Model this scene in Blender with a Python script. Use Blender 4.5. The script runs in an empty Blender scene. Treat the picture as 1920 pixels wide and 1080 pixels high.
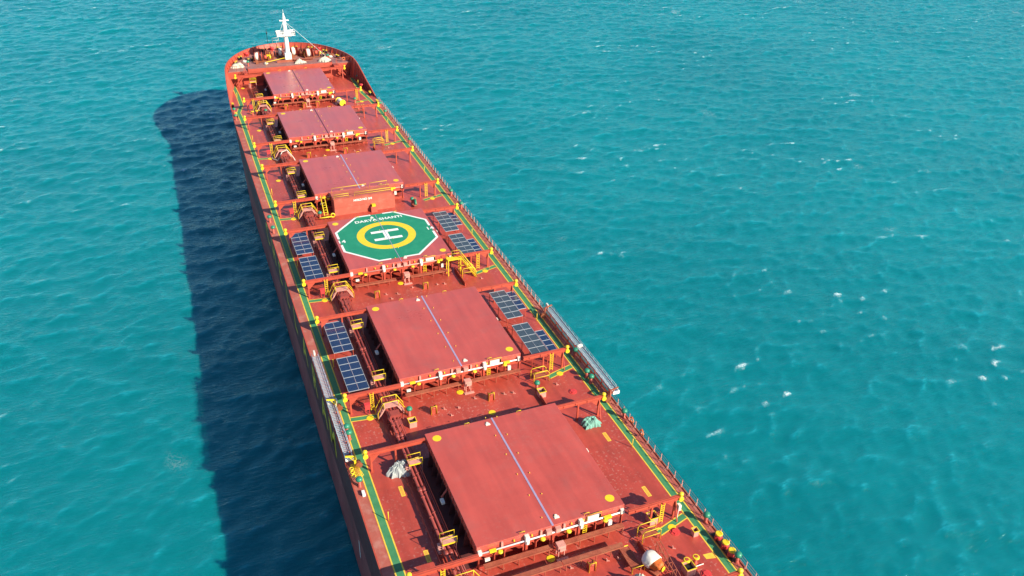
import bpy, bmesh, math, random
import numpy as np
from mathutils import Matrix, Vector
random.seed(7)
R = math.radians
scn = bpy.context.scene
COL = scn.collection

# ------------------------------------------------------------------ camera
cam_d = bpy.data.cameras.new("camera")
cam_d.sensor_width = 36.0
cam_d.lens = 1559.02 / 1920 * 36.0
cam_d.clip_start = 0.5
cam_d.clip_end = 20000
cam = bpy.data.objects.new("camera", cam_d)
COL.objects.link(cam)
cam.matrix_world = (Matrix.Translation((-25.536, -30.976, 62.893)) @ Matrix.Rotation(-0.395449, 4, 'Z')
                    @ Matrix.Rotation(1.023214, 4, 'X') @ Matrix.Rotation(0.028235, 4, 'Z'))
scn.camera = cam

# ------------------------------------------------------------------ sky and sun
LD = Vector((-1.0, 1.38, -1.0)).normalized()          # the way the sunlight travels
world = bpy.data.worlds.new("World")
scn.world = world
world.use_nodes = True
wn = world.node_tree.nodes
sky = wn.new("ShaderNodeTexSky")
sky.sky_type = 'NISHITA'
sky.sun_disc = False
sky.ozone_density = 4.0
sky.dust_density = 0.4
sky.sun_elevation = math.asin(-LD.z)
sky.sun_rotation = math.atan2(-LD.x, -LD.y)
world.node_tree.links.new(sky.outputs[0], wn["Background"].inputs[0])
wn["Background"].inputs[1].default_value = 0.09
sun_d = bpy.data.lights.new("sun", 'SUN')
sun_d.energy = 5.0
sun_d.angle = R(0.5)
sun_d.color = (1.0, 0.93, 0.75)
sun = bpy.data.objects.new("sun", sun_d)
COL.objects.link(sun)
sun.rotation_euler = LD.to_track_quat('-Z', 'Y').to_euler()
sun.location = (100, -120, 120)
scn.view_settings.view_transform = 'Standard'
scn.view_settings.look = 'None'
scn.view_settings.exposure = 0.75
scn.view_settings.gamma = 1.0

SEA = -13.9          # sea level, the main deck is z = 0

# ------------------------------------------------------------------ materials
MATS = {}
def paint(name, col, rough=0.5, var=0.12, scale=0.6, metal=0.0, spec=0.5, bump=0.0, patch=None, patch_col=None, seams=0.0, streak=0.0, specks=0.0):
    m = bpy.data.materials.new(name)
    m.use_nodes = True
    nt = m.node_tree; n = nt.nodes; L = nt.links
    b = n["Principled BSDF"]
    b.inputs["Roughness"].default_value = rough
    b.inputs["Metallic"].default_value = metal
    b.inputs["Specular IOR Level"].default_value = spec
    geo = n.new("ShaderNodeNewGeometry")
    n1 = n.new("ShaderNodeTexNoise"); n1.inputs["Scale"].default_value = scale
    n1.inputs["Detail"].default_value = 8; n1.inputs["Roughness"].default_value = 0.65
    L.new(geo.outputs["Position"], n1.inputs["Vector"])
    mr = n.new("ShaderNodeMapRange")
    mr.inputs[1].default_value = 0.3; mr.inputs[2].default_value = 0.7
    mr.inputs[3].default_value = 1 - var; mr.inputs[4].default_value = 1 + var
    L.new(n1.outputs[0], mr.inputs[0])
    hs = n.new("ShaderNodeHueSaturation")
    hs.inputs["Color"].default_value = (*col, 1)
    L.new(mr.outputs[0], hs.inputs["Value"])
    out = hs.outputs[0]
    if patch:
        n2 = n.new("ShaderNodeTexNoise"); n2.inputs["Scale"].default_value = patch[0]
        n2.inputs["Detail"].default_value = 10; n2.inputs["Roughness"].default_value = 0.6
        L.new(geo.outputs["Position"], n2.inputs["Vector"])
        r = n.new("ShaderNodeMapRange"); r.inputs[1].default_value = patch[1]; r.inputs[2].default_value = patch[2]
        r.inputs[4].default_value = patch[3]
        L.new(n2.outputs[0], r.inputs[0])
        mx = n.new("ShaderNodeMix"); mx.data_type = 'RGBA'
        L.new(r.outputs[0], mx.inputs[0]); L.new(out, mx.inputs[6]); mx.inputs[7].default_value = (*patch_col, 1)
        out = mx.outputs[2]
    if streak:
        mp = n.new("ShaderNodeMapping"); mp.inputs["Scale"].default_value = (1.2, 0.12, 0.12)
        L.new(geo.outputs["Position"], mp.inputs[0])
        n3 = n.new("ShaderNodeTexNoise"); n3.inputs["Scale"].default_value = 1.0; n3.inputs["Detail"].default_value = 6
        L.new(mp.outputs[0], n3.inputs["Vector"])
        r3 = n.new("ShaderNodeMapRange"); r3.inputs[1].default_value = 0.35; r3.inputs[2].default_value = 0.7
        r3.inputs[3].default_value = 1 - streak; r3.inputs[4].default_value = 1 + streak
        L.new(n3.outputs[0], r3.inputs[0])
        h3 = n.new("ShaderNodeHueSaturation"); L.new(r3.outputs[0], h3.inputs["Value"]); L.new(out, h3.inputs["Color"])
        out = h3.outputs[0]
    if specks:      # chips and scuffs, gathered where the deck is worked most
        na = n.new("ShaderNodeTexNoise"); na.inputs["Scale"].default_value = 3.2; na.inputs["Detail"].default_value = 3
        nb = n.new("ShaderNodeTexNoise"); nb.inputs["Scale"].default_value = 0.16; nb.inputs["Detail"].default_value = 4
        L.new(geo.outputs["Position"], na.inputs["Vector"]); L.new(geo.outputs["Position"], nb.inputs["Vector"])
        ra = n.new("ShaderNodeMapRange"); ra.inputs[1].default_value = 0.59; ra.inputs[2].default_value = 0.64; L.new(na.outputs[0], ra.inputs[0])
        rb = n.new("ShaderNodeMapRange"); rb.inputs[1].default_value = 0.46; rb.inputs[2].default_value = 0.56; rb.inputs[4].default_value = specks * 0.7; L.new(nb.outputs[0], rb.inputs[0])
        ms_ = n.new("ShaderNodeMath"); ms_.operation = 'MULTIPLY'; L.new(ra.outputs[0], ms_.inputs[0]); L.new(rb.outputs[0], ms_.inputs[1])
        sx_ = n.new("ShaderNodeMix"); sx_.data_type = 'RGBA'; L.new(ms_.outputs[0], sx_.inputs[0]); L.new(out, sx_.inputs[6]); sx_.inputs[7].default_value = (0.58, 0.28, 0.22, 1)
        # broad rust-brown water stains
        nc = n.new("ShaderNodeTexNoise"); nc.inputs["Scale"].default_value = 0.11; nc.inputs["Detail"].default_value = 9; nc.inputs["Roughness"].default_value = 0.7
        L.new(geo.outputs["Position"], nc.inputs["Vector"])
        rc = n.new("ShaderNodeMapRange"); rc.inputs[1].default_value = 0.52; rc.inputs[2].default_value = 0.66; rc.inputs[4].default_value = 0.5 * specks; L.new(nc.outputs[0], rc.inputs[0])
        sy_ = n.new("ShaderNodeMix"); sy_.data_type = 'RGBA'; L.new(rc.outputs[0], sy_.inputs[0]); L.new(sx_.outputs[2], sy_.inputs[6]); sy_.inputs[7].default_value = (0.27, 0.055, 0.030, 1)
        out = sy_.outputs[2]
    if seams:
        bt = n.new("ShaderNodeTexBrick")
        bt.inputs["Scale"].default_value = 1.0; bt.inputs["Mortar Size"].default_value = 0.02
        bt.inputs["Brick Width"].default_value = 7.3; bt.inputs["Row Height"].default_value = 2.6
        bt.inputs["Mortar Smooth"].default_value = 0.6
        bt.inputs["Color1"].default_value = (1, 1, 1, 1); bt.inputs["Color2"].default_value = (0.94, 0.94, 0.94, 1)
        bt.inputs["Mortar"].default_value = (1 - seams,) * 3 + (1,)
        L.new(geo.outputs["Position"], bt.inputs["Vector"])
        mm = n.new("ShaderNodeMix"); mm.data_type = 'RGBA'; mm.blend_type = 'MULTIPLY'; mm.inputs[0].default_value = 1
        L.new(out, mm.inputs[6]); L.new(bt.outputs[0], mm.inputs[7]); out = mm.outputs[2]
    L.new(out, b.inputs["Base Color"])
    if bump:
        n4 = n.new("ShaderNodeTexNoise"); n4.inputs["Scale"].default_value = 9; n4.inputs["Detail"].default_value = 5
        L.new(geo.outputs["Position"], n4.inputs["Vector"])
        bp = n.new("ShaderNodeBump"); bp.inputs["Strength"].default_value = bump; bp.inputs["Distance"].default_value = 0.05
        L.new(n4.outputs[0], bp.inputs["Height"]); L.new(bp.outputs[0], b.inputs["Normal"])
    # roughness variation so big plates do not read as flat plastic
    rr = n.new("ShaderNodeMapRange"); rr.inputs[1].default_value = 0.3; rr.inputs[2].default_value = 0.7
    rr.inputs[3].default_value = max(0.05, rough - 0.08); rr.inputs[4].default_value = min(1, rough + 0.1)
    L.new(n1.outputs[0], rr.inputs[0]); L.new(rr.outputs[0], b.inputs["Roughness"])
    MATS[name] = m
    return m

RED = (0.40, 0.052, 0.038)
DECK = paint("deck_red_paint", (0.44, 0.060, 0.038), 0.36, 0.16, 0.35, bump=0.15, patch=(1.1, 0.63, 0.74, 0.5), patch_col=(0.47, 0.20, 0.155), seams=0.14, streak=0.14, specks=0.65)
MARGIN = paint("deck_margin_worn_paint", (0.40, 0.10, 0.07), 0.55, 0.14, 0.5, bump=0.2, patch=(0.8, 0.50, 0.68, 0.55), patch_col=(0.50, 0.24, 0.19), streak=0.1)
COVER = paint("hatch_cover_paint", (0.53, 0.078, 0.052), 0.33, 0.09, 0.25, spec=0.8, bump=0.12, seams=0.10, streak=0.09, patch=(0.45, 0.50, 0.72, 0.40), patch_col=(0.42, 0.11, 0.085), specks=0.12)
STEEL = paint("red_steel_paint", (0.44, 0.068, 0.038), 0.5, 0.15, 1.2, bump=0.1)
RUST = paint("rusty_red_steel", (0.33, 0.075, 0.04), 0.7, 0.25, 1.5, bump=0.3, patch=(1.5, 0.5, 0.7, 0.6), patch_col=(0.30, 0.13, 0.06))
HULL = paint("hull_topside_paint", (0.115, 0.022, 0.024), 0.55, 0.15, 0.3, bump=0.1, streak=0.12)
BOOT = paint("boot_topping_paint", (0.27, 0.065, 0.062), 0.6, 0.2, 0.3, bump=0.1, streak=0.25)
COAM = paint("shade_dark_coaming_paint", (0.10, 0.022, 0.020), 0.7, 0.25, 1.0, bump=0.2)  # coaming colour darkened to carry the shade beside the hatches
STORE = paint("salmon_store_paint", (0.47, 0.105, 0.068), 0.55, 0.12, 0.9, bump=0.2, patch=(0.9, 0.52, 0.7, 0.4), patch_col=(0.52, 0.19, 0.13))
YEL = paint("yellow_paint", (0.80, 0.55, 0.02), 0.45, 0.08, 2)
YELLINE = paint("yellow_line_paint", (0.78, 0.50, 0.05), 0.6, 0.12, 2, patch=(2.5, 0.58, 0.7, 0.4), patch_col=(0.5, 0.25, 0.08))
GRN = paint("green_walkway_paint", (0.055, 0.22, 0.090), 0.6, 0.16, 0.9, patch=(1.2, 0.55, 0.75, 0.4), patch_col=(0.14, 0.26, 0.16))
HGRN = paint("helideck_green_paint", (0.014, 0.235, 0.125), 0.5, 0.10, 0.8, bump=0.1, patch=(0.8, 0.5, 0.75, 0.25), patch_col=(0.06, 0.30, 0.2))
CAPG = paint("green_vent_paint", (0.025, 0.21, 0.125), 0.4, 0.1, 2)
WHT = paint("white_paint", (0.80, 0.79, 0.75), 0.45, 0.06, 1.5)
CREAM = paint("weathered_white_paint", (0.72, 0.66, 0.58), 0.5, 0.12, 2)
PINK = paint("faded_pink_paint", (0.60, 0.27, 0.22), 0.55, 0.15, 2)
PIPE = paint("oxide_pipe_paint", (0.30, 0.055, 0.045), 0.4, 0.12, 1.5)
BLK = paint("black_paint", (0.015, 0.016, 0.016), 0.4, 0.2, 2)
LILAC = paint("joint_rubber_lilac", (0.36, 0.29, 0.44), 0.5, 0.08, 2)
DARKJ = paint("joint_rubber_dark", (0.13, 0.035, 0.05), 0.6, 0.1, 2)
GALV = paint("galvanised_aluminium", (0.44, 0.48, 0.52), 0.4, 0.1, 3, metal=0.3)
CANVG = paint("grey_canvas", (0.36, 0.38, 0.37), 0.8, 0.12, 3, bump=0.5)
CANVT = paint("green_canvas", (0.16, 0.36, 0.29), 0.8, 0.15, 3, bump=0.5)
CANVC = paint("cream_canvas", (0.50, 0.47, 0.38), 0.8, 0.1, 3, bump=0.5)
ORG = paint("orange_canvas", (0.62, 0.13, 0.02), 0.6, 0.12, 2, bump=0.3)
ROPE = paint("white_rope", (0.74, 0.70, 0.60), 0.85, 0.15, 6, bump=0.6)
REDH = paint("bright_red_paint", (0.62, 0.05, 0.05), 0.4, 0.12, 2)
RODECK = paint("forecastle_deck_paint", (0.30, 0.13, 0.115), 0.5, 0.2, 0.6, bump=0.2, patch=(0.9, 0.5, 0.7, 0.4), patch_col=(0.42, 0.22, 0.18))
BROWN = paint("brown_machinery_paint", (0.25, 0.07, 0.03), 0.5, 0.2, 2)
ORIF = paint("orange_lifebuoy", (0.75, 0.18, 0.05), 0.5, 0.1, 3)

def solar_mat():
    m = bpy.data.materials.new("solar_glass"); m.use_nodes = True
    nt = m.node_tree; n = nt.nodes; L = nt.links; b = n["Principled BSDF"]
    tc = n.new("ShaderNodeTexCoord")
    bt = n.new("ShaderNodeTexBrick"); bt.offset = 0
    bt.inputs["Scale"].default_value = 1; bt.inputs["Mortar Size"].default_value = 0.006
    bt.inputs["Brick Width"].default_value = 0.17; bt.inputs["Row Height"].default_value = 0.17
    bt.inputs["Color1"].default_value = (0.012, 0.030, 0.085, 1); bt.inputs["Color2"].default_value = (0.016, 0.036, 0.10, 1)
    bt.inputs["Mortar"].default_value = (0.06, 0.09, 0.16, 1)
    L.new(tc.outputs["Object"], bt.inputs["Vector"]); L.new(bt.outputs[0], b.inputs["Base Color"])
    b.inputs["Roughness"].default_value = 0.16
    b.inputs["IOR"].default_value = 1.5
    return m
SOLAR = solar_mat()
SKYGREY = paint("sky_grey_solar_glass", (0.052, 0.075, 0.10), 0.3, 0.06, 3)  # grey of the reflected sky put into the panel colour

for mm_ in (COVER, DECK):
    b_ = mm_.node_tree.nodes["Principled BSDF"]; b_.inputs["Coat Weight"].default_value = 0.75 if mm_ is COVER else 0.4; b_.inputs["Coat Roughness"].default_value = 0.34
# ------------------------------------------------------------------ mesh helpers
class MB:
    def __init__(s): s.v = []; s.f = []; s.sm = []
    def add(s, vs, fs, smooth=False):
        o = len(s.v); s.v += [tuple(p) for p in vs]
        for f in fs: s.f.append(tuple(i + o for i in f)); s.sm.append(smooth)
        return s
    def box(s, x0, x1, y0, y1, z0, z1):
        return s.add([(x, y, z) for z in (z0, z1) for y in (y0, y1) for x in (x0, x1)],
                     [(0, 2, 3, 1), (4, 5, 7, 6), (0, 1, 5, 4), (2, 6, 7, 3), (0, 4, 6, 2), (1, 3, 7, 5)])
    def bar(s, a, b, w, h=None):
        """rectangular bar from a to b, w across, h the other way"""
        h = h or w; a = Vector(a); b = Vector(b); d = (b - a).normalized()
        up = Vector((0, 0, 1)) if abs(d.z) < 0.95 else Vector((0, 1, 0))
        u = d.cross(up).normalized() * w / 2; t = u.cross(d).normalized() * h / 2
        vs = [p + i * u + j * t for p in (a, b) for i, j in ((-1, -1), (1, -1), (1, 1), (-1, 1))]
        return s.add(vs, [(0, 1, 2, 3), (7, 6, 5, 4), (0, 4, 5, 1), (1, 5, 6, 2), (2, 6, 7, 3), (3, 7, 4, 0)])
    def tube(s, pts, r, n=6, closed=False):
        pts = [Vector(p) for p in pts]; rings = []; N = len(pts)
        for i, p in enumerate(pts):
            if closed: d = pts[(i + 1) % N] - pts[i - 1]
            else: d = pts[min(i + 1, N - 1)] - pts[max(i - 1, 0)]
            d.normalize()
            up = Vector((0, 0, 1)) if abs(d.z) < 0.9 else Vector((0, 1, 0))
            u = d.cross(up).normalized(); t = u.cross(d)
            rings.append([p + r * (math.cos(a) * u + math.sin(a) * t) for a in [2 * math.pi * k / n for k in range(n)]])
        vs = [q for ring in rings for q in ring]; fs = []
        M = N if closed else N - 1
        for i in range(M):
            j = (i + 1) % N
            for k in range(n):
                fs.append((i * n + k, i * n + (k + 1) % n, j * n + (k + 1) % n, j * n + k))
        o = len(s.v); s.add(vs, fs, True)
        if not closed: s.f += [tuple(o + q for q in range(n))[::-1], tuple(o + len(vs) - n + q for q in range(n))]; s.sm += [False, False]
        return s
    def lathe(s, c, prof, n=16, axis='z', smooth=True):
        c = Vector(c); vs = []
        for r, h in prof:
            for k in range(n):
                a = 2 * math.pi * k / n; x, y = r * math.cos(a), r * math.sin(a)
                vs.append(c + Vector((x, y, h) if axis == 'z' else (h, x, y) if axis == 'x' else (x, h, y)))
        fs = []
        for i in range(len(prof) - 1):
            for k in range(n): fs.append((i * n + k, i * n + (k + 1) % n, (i + 1) * n + (k + 1) % n, (i + 1) * n + k))
        o = len(s.v); s.add(vs, fs, smooth); K = len(vs)
        s.f += [tuple(o + q for q in range(n))[::-1], tuple(o + K - n + q for q in range(n))]; s.sm += [False, False]
        return s
    def prism(s, poly, z0, z1):
        n = len(poly)
        vs = [(x, y, z0) for x, y in poly] + [(x, y, z1) for x, y in poly]
        return s.add(vs, [tuple(range(n))[::-1], tuple(range(n, 2 * n))] + [(i, (i + 1) % n, n + (i + 1) % n, n + i) for i in range(n)])
    def mesh(s, name, mat):
        me = bpy.data.meshes.new(name); me.from_pydata(s.v, [], s.f); me.update()
        bm = bmesh.new(); bm.from_mesh(me); bmesh.ops.recalc_face_normals(bm, faces=bm.faces); bm.to_mesh(me); bm.free()
        for p, q in zip(me.polygons, s.sm): p.use_smooth = q
        me.materials.append(mat); return me
    def build(s, name, mat, parent=None, loc=(0, 0, 0)):
        return link(name, s.mesh(name, mat), parent, loc)
def each(name, m, mat, parent, mode=None):
    """one object per separate piece of m ('near': pieces that touch or nearly touch stay together)"""
    par = list(range(len(m.v)))
    def fd(a):
        while par[a] != a: par[a] = par[par[a]]; a = par[a]
        return a
    for f in m.f:
        for q in f[1:]: par[fd(q)] = fd(f[0])
    if mode == 'near':
        g = {}
        for i in range(len(m.v)): g.setdefault(fd(i), []).append(i)
        bb = {k: [(min(m.v[i][j] for i in v) - .12, max(m.v[i][j] for i in v) + .12) for j in range(3)] for k, v in g.items()}
        ks = list(bb)
        for a in ks:
            for b in ks:
                if a < b and all(bb[a][j][0] < bb[b][j][1] and bb[b][j][0] < bb[a][j][1] for j in range(3)): par[fd(b)] = fd(a)
    g = {}
    for f, sm in zip(m.f, m.sm): g.setdefault(fd(f[0]), []).append((f, sm))
    for fs in g.values():
        q = MB(); idx = {}
        for f, sm in fs:
            for i in f:
                if i not in idx: idx[i] = len(q.v); q.v.append(m.v[i])
            q.f.append(tuple(idx[i] for i in f)); q.sm.append(sm)
        q.build(name, mat, parent)
def link(name, me, parent=None, loc=(0, 0, 0), rz=0.0, label=None):
    o = bpy.data.objects.new(name, me); COL.objects.link(o)
    o.parent = parent; o.location = loc; o.rotation_euler = (0, 0, rz)
    if label: o["label"] = label
    return o
def tag(o, label, cat, group=None):
    o["label"] = label; o["category"] = cat
    if group: o["group"] = group
    return o
def thing(name, label, cat, loc=(0, 0, 0), rz=0.0, group=None):
    o = bpy.data.objects.new(name, None); COL.objects.link(o); o.location = loc; o.rotation_euler = (0, 0, rz)
    o.empty_display_size = 0.3
    return tag(o, label, cat, group)
def copy_tree(o, parent=None):
    c = o.copy(); COL.objects.link(c); c.parent = parent
    for ch in [k for k in bpy.data.objects if k.parent == o]: copy_tree(ch, c)
    return c
def dup(root, loc, rz, label, group=None):
    c = copy_tree(root); c.location = loc; c.rotation_euler = (0, 0, rz); c["label"] = label
    if group: c["group"] = group
    return c
def text_mesh(name, body, size, mat, thick=0.0, spacing=1.0):
    cu = bpy.data.curves.new(name, 'FONT'); cu.body = body; cu.size = size; cu.offset = thick
    cu.align_x = 'CENTER'; cu.align_y = 'CENTER'; cu.space_character = spacing; cu.fill_mode = 'FRONT'
    o = bpy.data.objects.new(name, cu); COL.objects.link(o)
    bpy.context.view_layer.update()
    me = bpy.data.meshes.new_from_object(o.evaluated_get(bpy.context.evaluated_depsgraph_get()))
    bpy.data.objects.remove(o); bpy.data.curves.remove(cu)
    me.name = name; me.materials.clear(); me.materials.append(mat)
    return me

# ------------------------------------------------------------------ sea (a simulated wind sea, real displaced geometry)
def sea():
    N, S = 1024, 560.0
    rng = np.random.default_rng(11)
    k1 = np.fft.fftfreq(N, S / N) * 2 * np.pi
    kx, ky = np.meshgrid(k1, k1, indexing='ij'); k = np.hypot(kx, ky); k[0, 0] = 1
    def field(w, Lw, small, spread, seed):
        r = np.random.default_rng(seed)
        wx, wy = w; nrm = math.hypot(wx, wy); c = (kx * wx + ky * wy) / (k * nrm)
        P = np.exp(-1 / (k * Lw) ** 2) / k ** 4 * np.abs(c) ** spread * np.exp(-(k * small) ** 2)
        P = P * np.where(c < 0, 0.15, 1.0); P[0, 0] = 0
        return np.sqrt(P) * (r.normal(size=(N, N)) + 1j * r.normal(size=(N, N)))
    A = field((-0.25, -1.0), 1.4, 0.22, 3.0, 3)
    B = field((0.55, -1.0), 0.75, 0.18, 2.0, 5)
    C = field((-0.6, -1.0), 3.2, 0.30, 2.5, 8)
    def sc(F, amp):
        h = np.real(np.fft.ifft2(F)); return F * (amp / h.std())
    F = sc(A, 0.085) + sc(B, 0.065) + sc(C, 0.05)
    F = F
    h = np.real(np.fft.ifft2(F))
    Dx = np.real(np.fft.ifft2(-1j * kx / k * F)); Dy = np.real(np.fft.ifft2(-1j * ky / k * F))
    Jxx = np.gradient(Dx, S / N, axis=0); Jyy = np.gradient(Dy, S / N, axis=1); Jxy = np.gradient(Dx, S / N, axis=1)
    ch = 1.15
    J = (1 - ch * Jxx * -1) * (1 - ch * Jyy * -1) - (ch * Jxy) ** 2
    J = (1 + ch * -Jxx) * (1 + ch * -Jyy) - (ch * Jxy) ** 2
    # patches where waves break: slow random field
    g = np.exp(-(k * 3.5) ** 2) * (rng.normal(size=(N, N)) + 1j * rng.normal(size=(N, N))); g[0, 0] = 0
    g = np.real(np.fft.ifft2(g)); g /= g.std()
    g3 = np.exp(-(k * 1.5) ** 2) * (rng.normal(size=(N, N)) + 1j * rng.normal(size=(N, N))); g3[0, 0] = 0
    g3 = np.real(np.fft.ifft2(g3)); g3 /= g3.std()
    x = np.arange(N) * S / N - 180.0; y = np.arange(N) * S / N - 60.0
    X, Y = np.meshgrid(x, y, indexing='ij')
    V = np.stack([X - ch * Dx, Y - ch * Dy, SEA + h], -1).reshape(-1, 3)
    idx = np.arange(N * N).reshape(N, N)
    f = np.stack([idx[:-1, :-1], idx[1:, :-1], idx[1:, 1:], idx[:-1, 1:]], -1).reshape(-1, 4)
    me = bpy.data.meshes.new("sea")
    me.vertices.add(len(V)); me.vertices.foreach_set("co", V.astype(np.float32).ravel())
    me.loops.add(f.size); me.loops.foreach_set("vertex_index", f.astype(np.int32).ravel())
    me.polygons.add(len(f)); me.polygons.foreach_set("loop_start", np.arange(0, f.size, 4, dtype=np.int32))
    me.polygons.foreach_set("use_smooth", np.ones(len(f), dtype=bool))
    me.update()
    q = np.sort(J.ravel()); lo, hi, h2 = q[int(len(q) * 0.0008)], q[int(len(q) * 0.035)], q[int(len(q) * 0.22)]
    foam = np.clip((hi - J) / (hi - lo), 0, 1) * np.clip(-0.5 + 0.75 * g, 0, 1)
    crest = np.clip((h2 - J) / (h2 - lo), 0, 1)
    at = me.attributes.new("foam", 'FLOAT', 'POINT'); at.data.foreach_set("value", foam.astype(np.float32).ravel())
    lace = np.clip((g3 - 2.35) * 1.1, 0, .55) * np.clip(g * .7, 0, 1)
    at = me.attributes.new("lace", 'FLOAT', 'POINT'); at.data.foreach_set("value", lace.astype(np.float32).ravel())
    at = me.attributes.new("crest", 'FLOAT', 'POINT'); at.data.foreach_set("value", crest.astype(np.float32).ravel())
    m = bpy.data.materials.new("sea_water"); m.use_nodes = True
    nt = m.node_tree; n = nt.nodes; L = nt.links; b = n["Principled BSDF"]
    geo = n.new("ShaderNodeNewGeometry")
    # the body colour of turbid shelf water, cloudier and clearer drifts
    n0 = n.new("ShaderNodeTexNoise"); n0.inputs["Scale"].default_value = 0.018; n0.inputs["Detail"].default_value = 5
    L.new(geo.outputs["Position"], n0.inputs["Vector"])
    cr = n.new("ShaderNodeValToRGB")
    cr.color_ramp.elements[0].position = 0.3; cr.color_ramp.elements[0].color = (0.0013, 0.156, 0.186, 1)
    cr.color_ramp.elements[1].position = 0.7; cr.color_ramp.elements[1].color = (0.0018, 0.196, 0.226, 1)
    L.new(n0.outputs[0], cr.inputs[0])
    fo = n.new("ShaderNodeAttribute"); fo.attribute_name = "foam"
    nf = n.new("ShaderNodeTexNoise"); nf.inputs["Scale"].default_value = 3.6; nf.inputs["Detail"].default_value = 10
    nf.inputs["Roughness"].default_value = 0.75
    L.new(geo.outputs["Position"], nf.inputs["Vector"])
    r1 = n.new("ShaderNodeMapRange"); r1.inputs[1].default_value = 0.40; r1.inputs[2].default_value = 0.62
    L.new(nf.outputs[0], r1.inputs[0])
    mu = n.new("ShaderNodeMath"); mu.operation = 'MULTIPLY'
    L.new(fo.outputs["Fac"], mu.inputs[0]); L.new(r1.outputs[0], mu.inputs[1])
    # lace: drifting threads of old foam
    la = n.new("ShaderNodeAttribute"); la.attribute_name = "lace"
    nl = n.new("ShaderNodeTexNoise"); nl.inputs["Scale"].default_value = 1.9; nl.inputs["Detail"].default_value = 5; nl.inputs["Distortion"].default_value = 0.6
    L.new(geo.outputs["Position"], nl.inputs["Vector"])
    sb = n.new("ShaderNodeMath"); sb.operation = 'SUBTRACT'; sb.inputs[1].default_value = 0.5; L.new(nl.outputs[0], sb.inputs[0])
    ab = n.new("ShaderNodeMath"); ab.operation = 'ABSOLUTE'; L.new(sb.outputs[0], ab.inputs[0])
    rl = n.new("ShaderNodeMapRange"); rl.inputs[1].default_value = 0.0; rl.inputs[2].default_value = 0.045; rl.inputs[3].default_value = 1.0; rl.inputs[4].default_value = 0.0
    L.new(ab.outputs[0], rl.inputs[0])
    ml = n.new("ShaderNodeMath"); ml.operation = 'MULTIPLY'; L.new(rl.outputs[0], ml.inputs[0]); L.new(la.outputs["Fac"], ml.inputs[1])
    mu1 = n.new("ShaderNodeMath"); mu1.operation = 'MULTIPLY'; mu1.inputs[1].default_value = 1.9; L.new(mu.outputs[0], mu1.inputs[0])
    mu2 = n.new("ShaderNodeMath"); mu2.operation = 'ADD'; mu2.use_clamp = True
    L.new(mu1.outputs[0], mu2.inputs[0]); L.new(ml.outputs[0], mu2.inputs[1])
    mx = n.new("ShaderNodeMix"); mx.data_type = 'RGBA'
    cm = n.new("ShaderNodeMix"); cm.data_type = 'RGBA'; ca = n.new("ShaderNodeAttribute"); ca.attribute_name = "crest"
    c2 = n.new("ShaderNodeMath"); c2.operation = 'MULTIPLY'; c2.use_clamp = True
    nm1 = n.new("ShaderNodeMapping"); nm1.inputs["Scale"].default_value = (0.5, 1.6, 1); L.new(geo.outputs["Position"], nm1.inputs[0])
    nn = n.new("ShaderNodeTexNoise"); nn.inputs["Scale"].default_value = 1.4; nn.inputs["Detail"].default_value = 8; nn.inputs["Roughness"].default_value = 0.7
    L.new(nm1.outputs[0], nn.inputs["Vector"])
    rn = n.new("ShaderNodeMapRange"); rn.inputs[1].default_value = 0.42; rn.inputs[2].default_value = 0.68; rn.inputs[4].default_value = 0.8; L.new(nn.outputs[0], rn.inputs[0])
    L.new(ca.outputs["Fac"], c2.inputs[0]); L.new(rn.outputs[0], c2.inputs[1]); L.new(c2.outputs[0], cm.inputs[0]); L.new(cr.outputs[0], cm.inputs[6]); cm.inputs[7].default_value = (0.02, 0.36, 0.44, 1)
    L.new(mu2.outputs[0], mx.inputs[0]); L.new(cm.outputs[2], mx.inputs[6]); mx.inputs[7].default_value = (0.75, 0.82, 0.82, 1)
    # small ripples
    mp = n.new("ShaderNodeMapping"); mp.inputs["Rotation"].default_value = (0, 0, R(-16)); mp.inputs["Scale"].default_value = (0.32, 1.35, 1)
    L.new(geo.outputs["Position"], mp.inputs[0])
    na = n.new("ShaderNodeTexNoise"); na.inputs["Scale"].default_value = 1.5; na.inputs["Detail"].default_value = 8; na.inputs["Roughness"].default_value = 0.66
    L.new(mp.outputs[0], na.inputs["Vector"])
    bu = n.new("ShaderNodeBump"); bu.inputs["Strength"].default_value = 1.0; bu.inputs["Distance"].default_value = 0.20
    L.new(na.outputs[0], bu.inputs["Height"])
    # light welling up out of the water hardly follows the slope of the surface: normal mostly straight up
    vm = n.new("ShaderNodeMix"); vm.data_type = 'VECTOR'; vm.inputs[0].default_value = 0.28
    vm.inputs[4].default_value = (0, 0, 1); L.new(bu.outputs[0], vm.inputs[5])
    nm = n.new("ShaderNodeVectorMath"); nm.operation = 'NORMALIZE'; L.new(vm.outputs[1], nm.inputs[0])
    df = n.new("ShaderNodeSubsurfaceScattering"); L.new(mx.outputs[2], df.inputs[0])
    df.inputs["Scale"].default_value = 2.6; df.inputs["Radius"].default_value = (0.3, 1.5, 1.9); L.new(nm.outputs[0], df.inputs["Normal"])
    gl = n.new("ShaderNodeBsdfGlossy"); L.new(bu.outputs[0], gl.inputs["Normal"]); gl.inputs["Color"].default_value = (.72, 1, 1, 1)
    rr = n.new("ShaderNodeMapRange"); rr.inputs[3].default_value = 0.14; rr.inputs[4].default_value = 0.8
    L.new(mu2.outputs[0], rr.inputs[0]); L.new(rr.outputs[0], gl.inputs["Roughness"])
    fr = n.new("ShaderNodeFresnel"); fr.inputs[0].default_value = 1.33; L.new(bu.outputs[0], fr.inputs["Normal"])
    ms = n.new("ShaderNodeMixShader"); L.new(fr.outputs[0], ms.inputs[0]); L.new(df.outputs[0], ms.inputs[1]); L.new(gl.outputs[0], ms.inputs[2])
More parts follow.
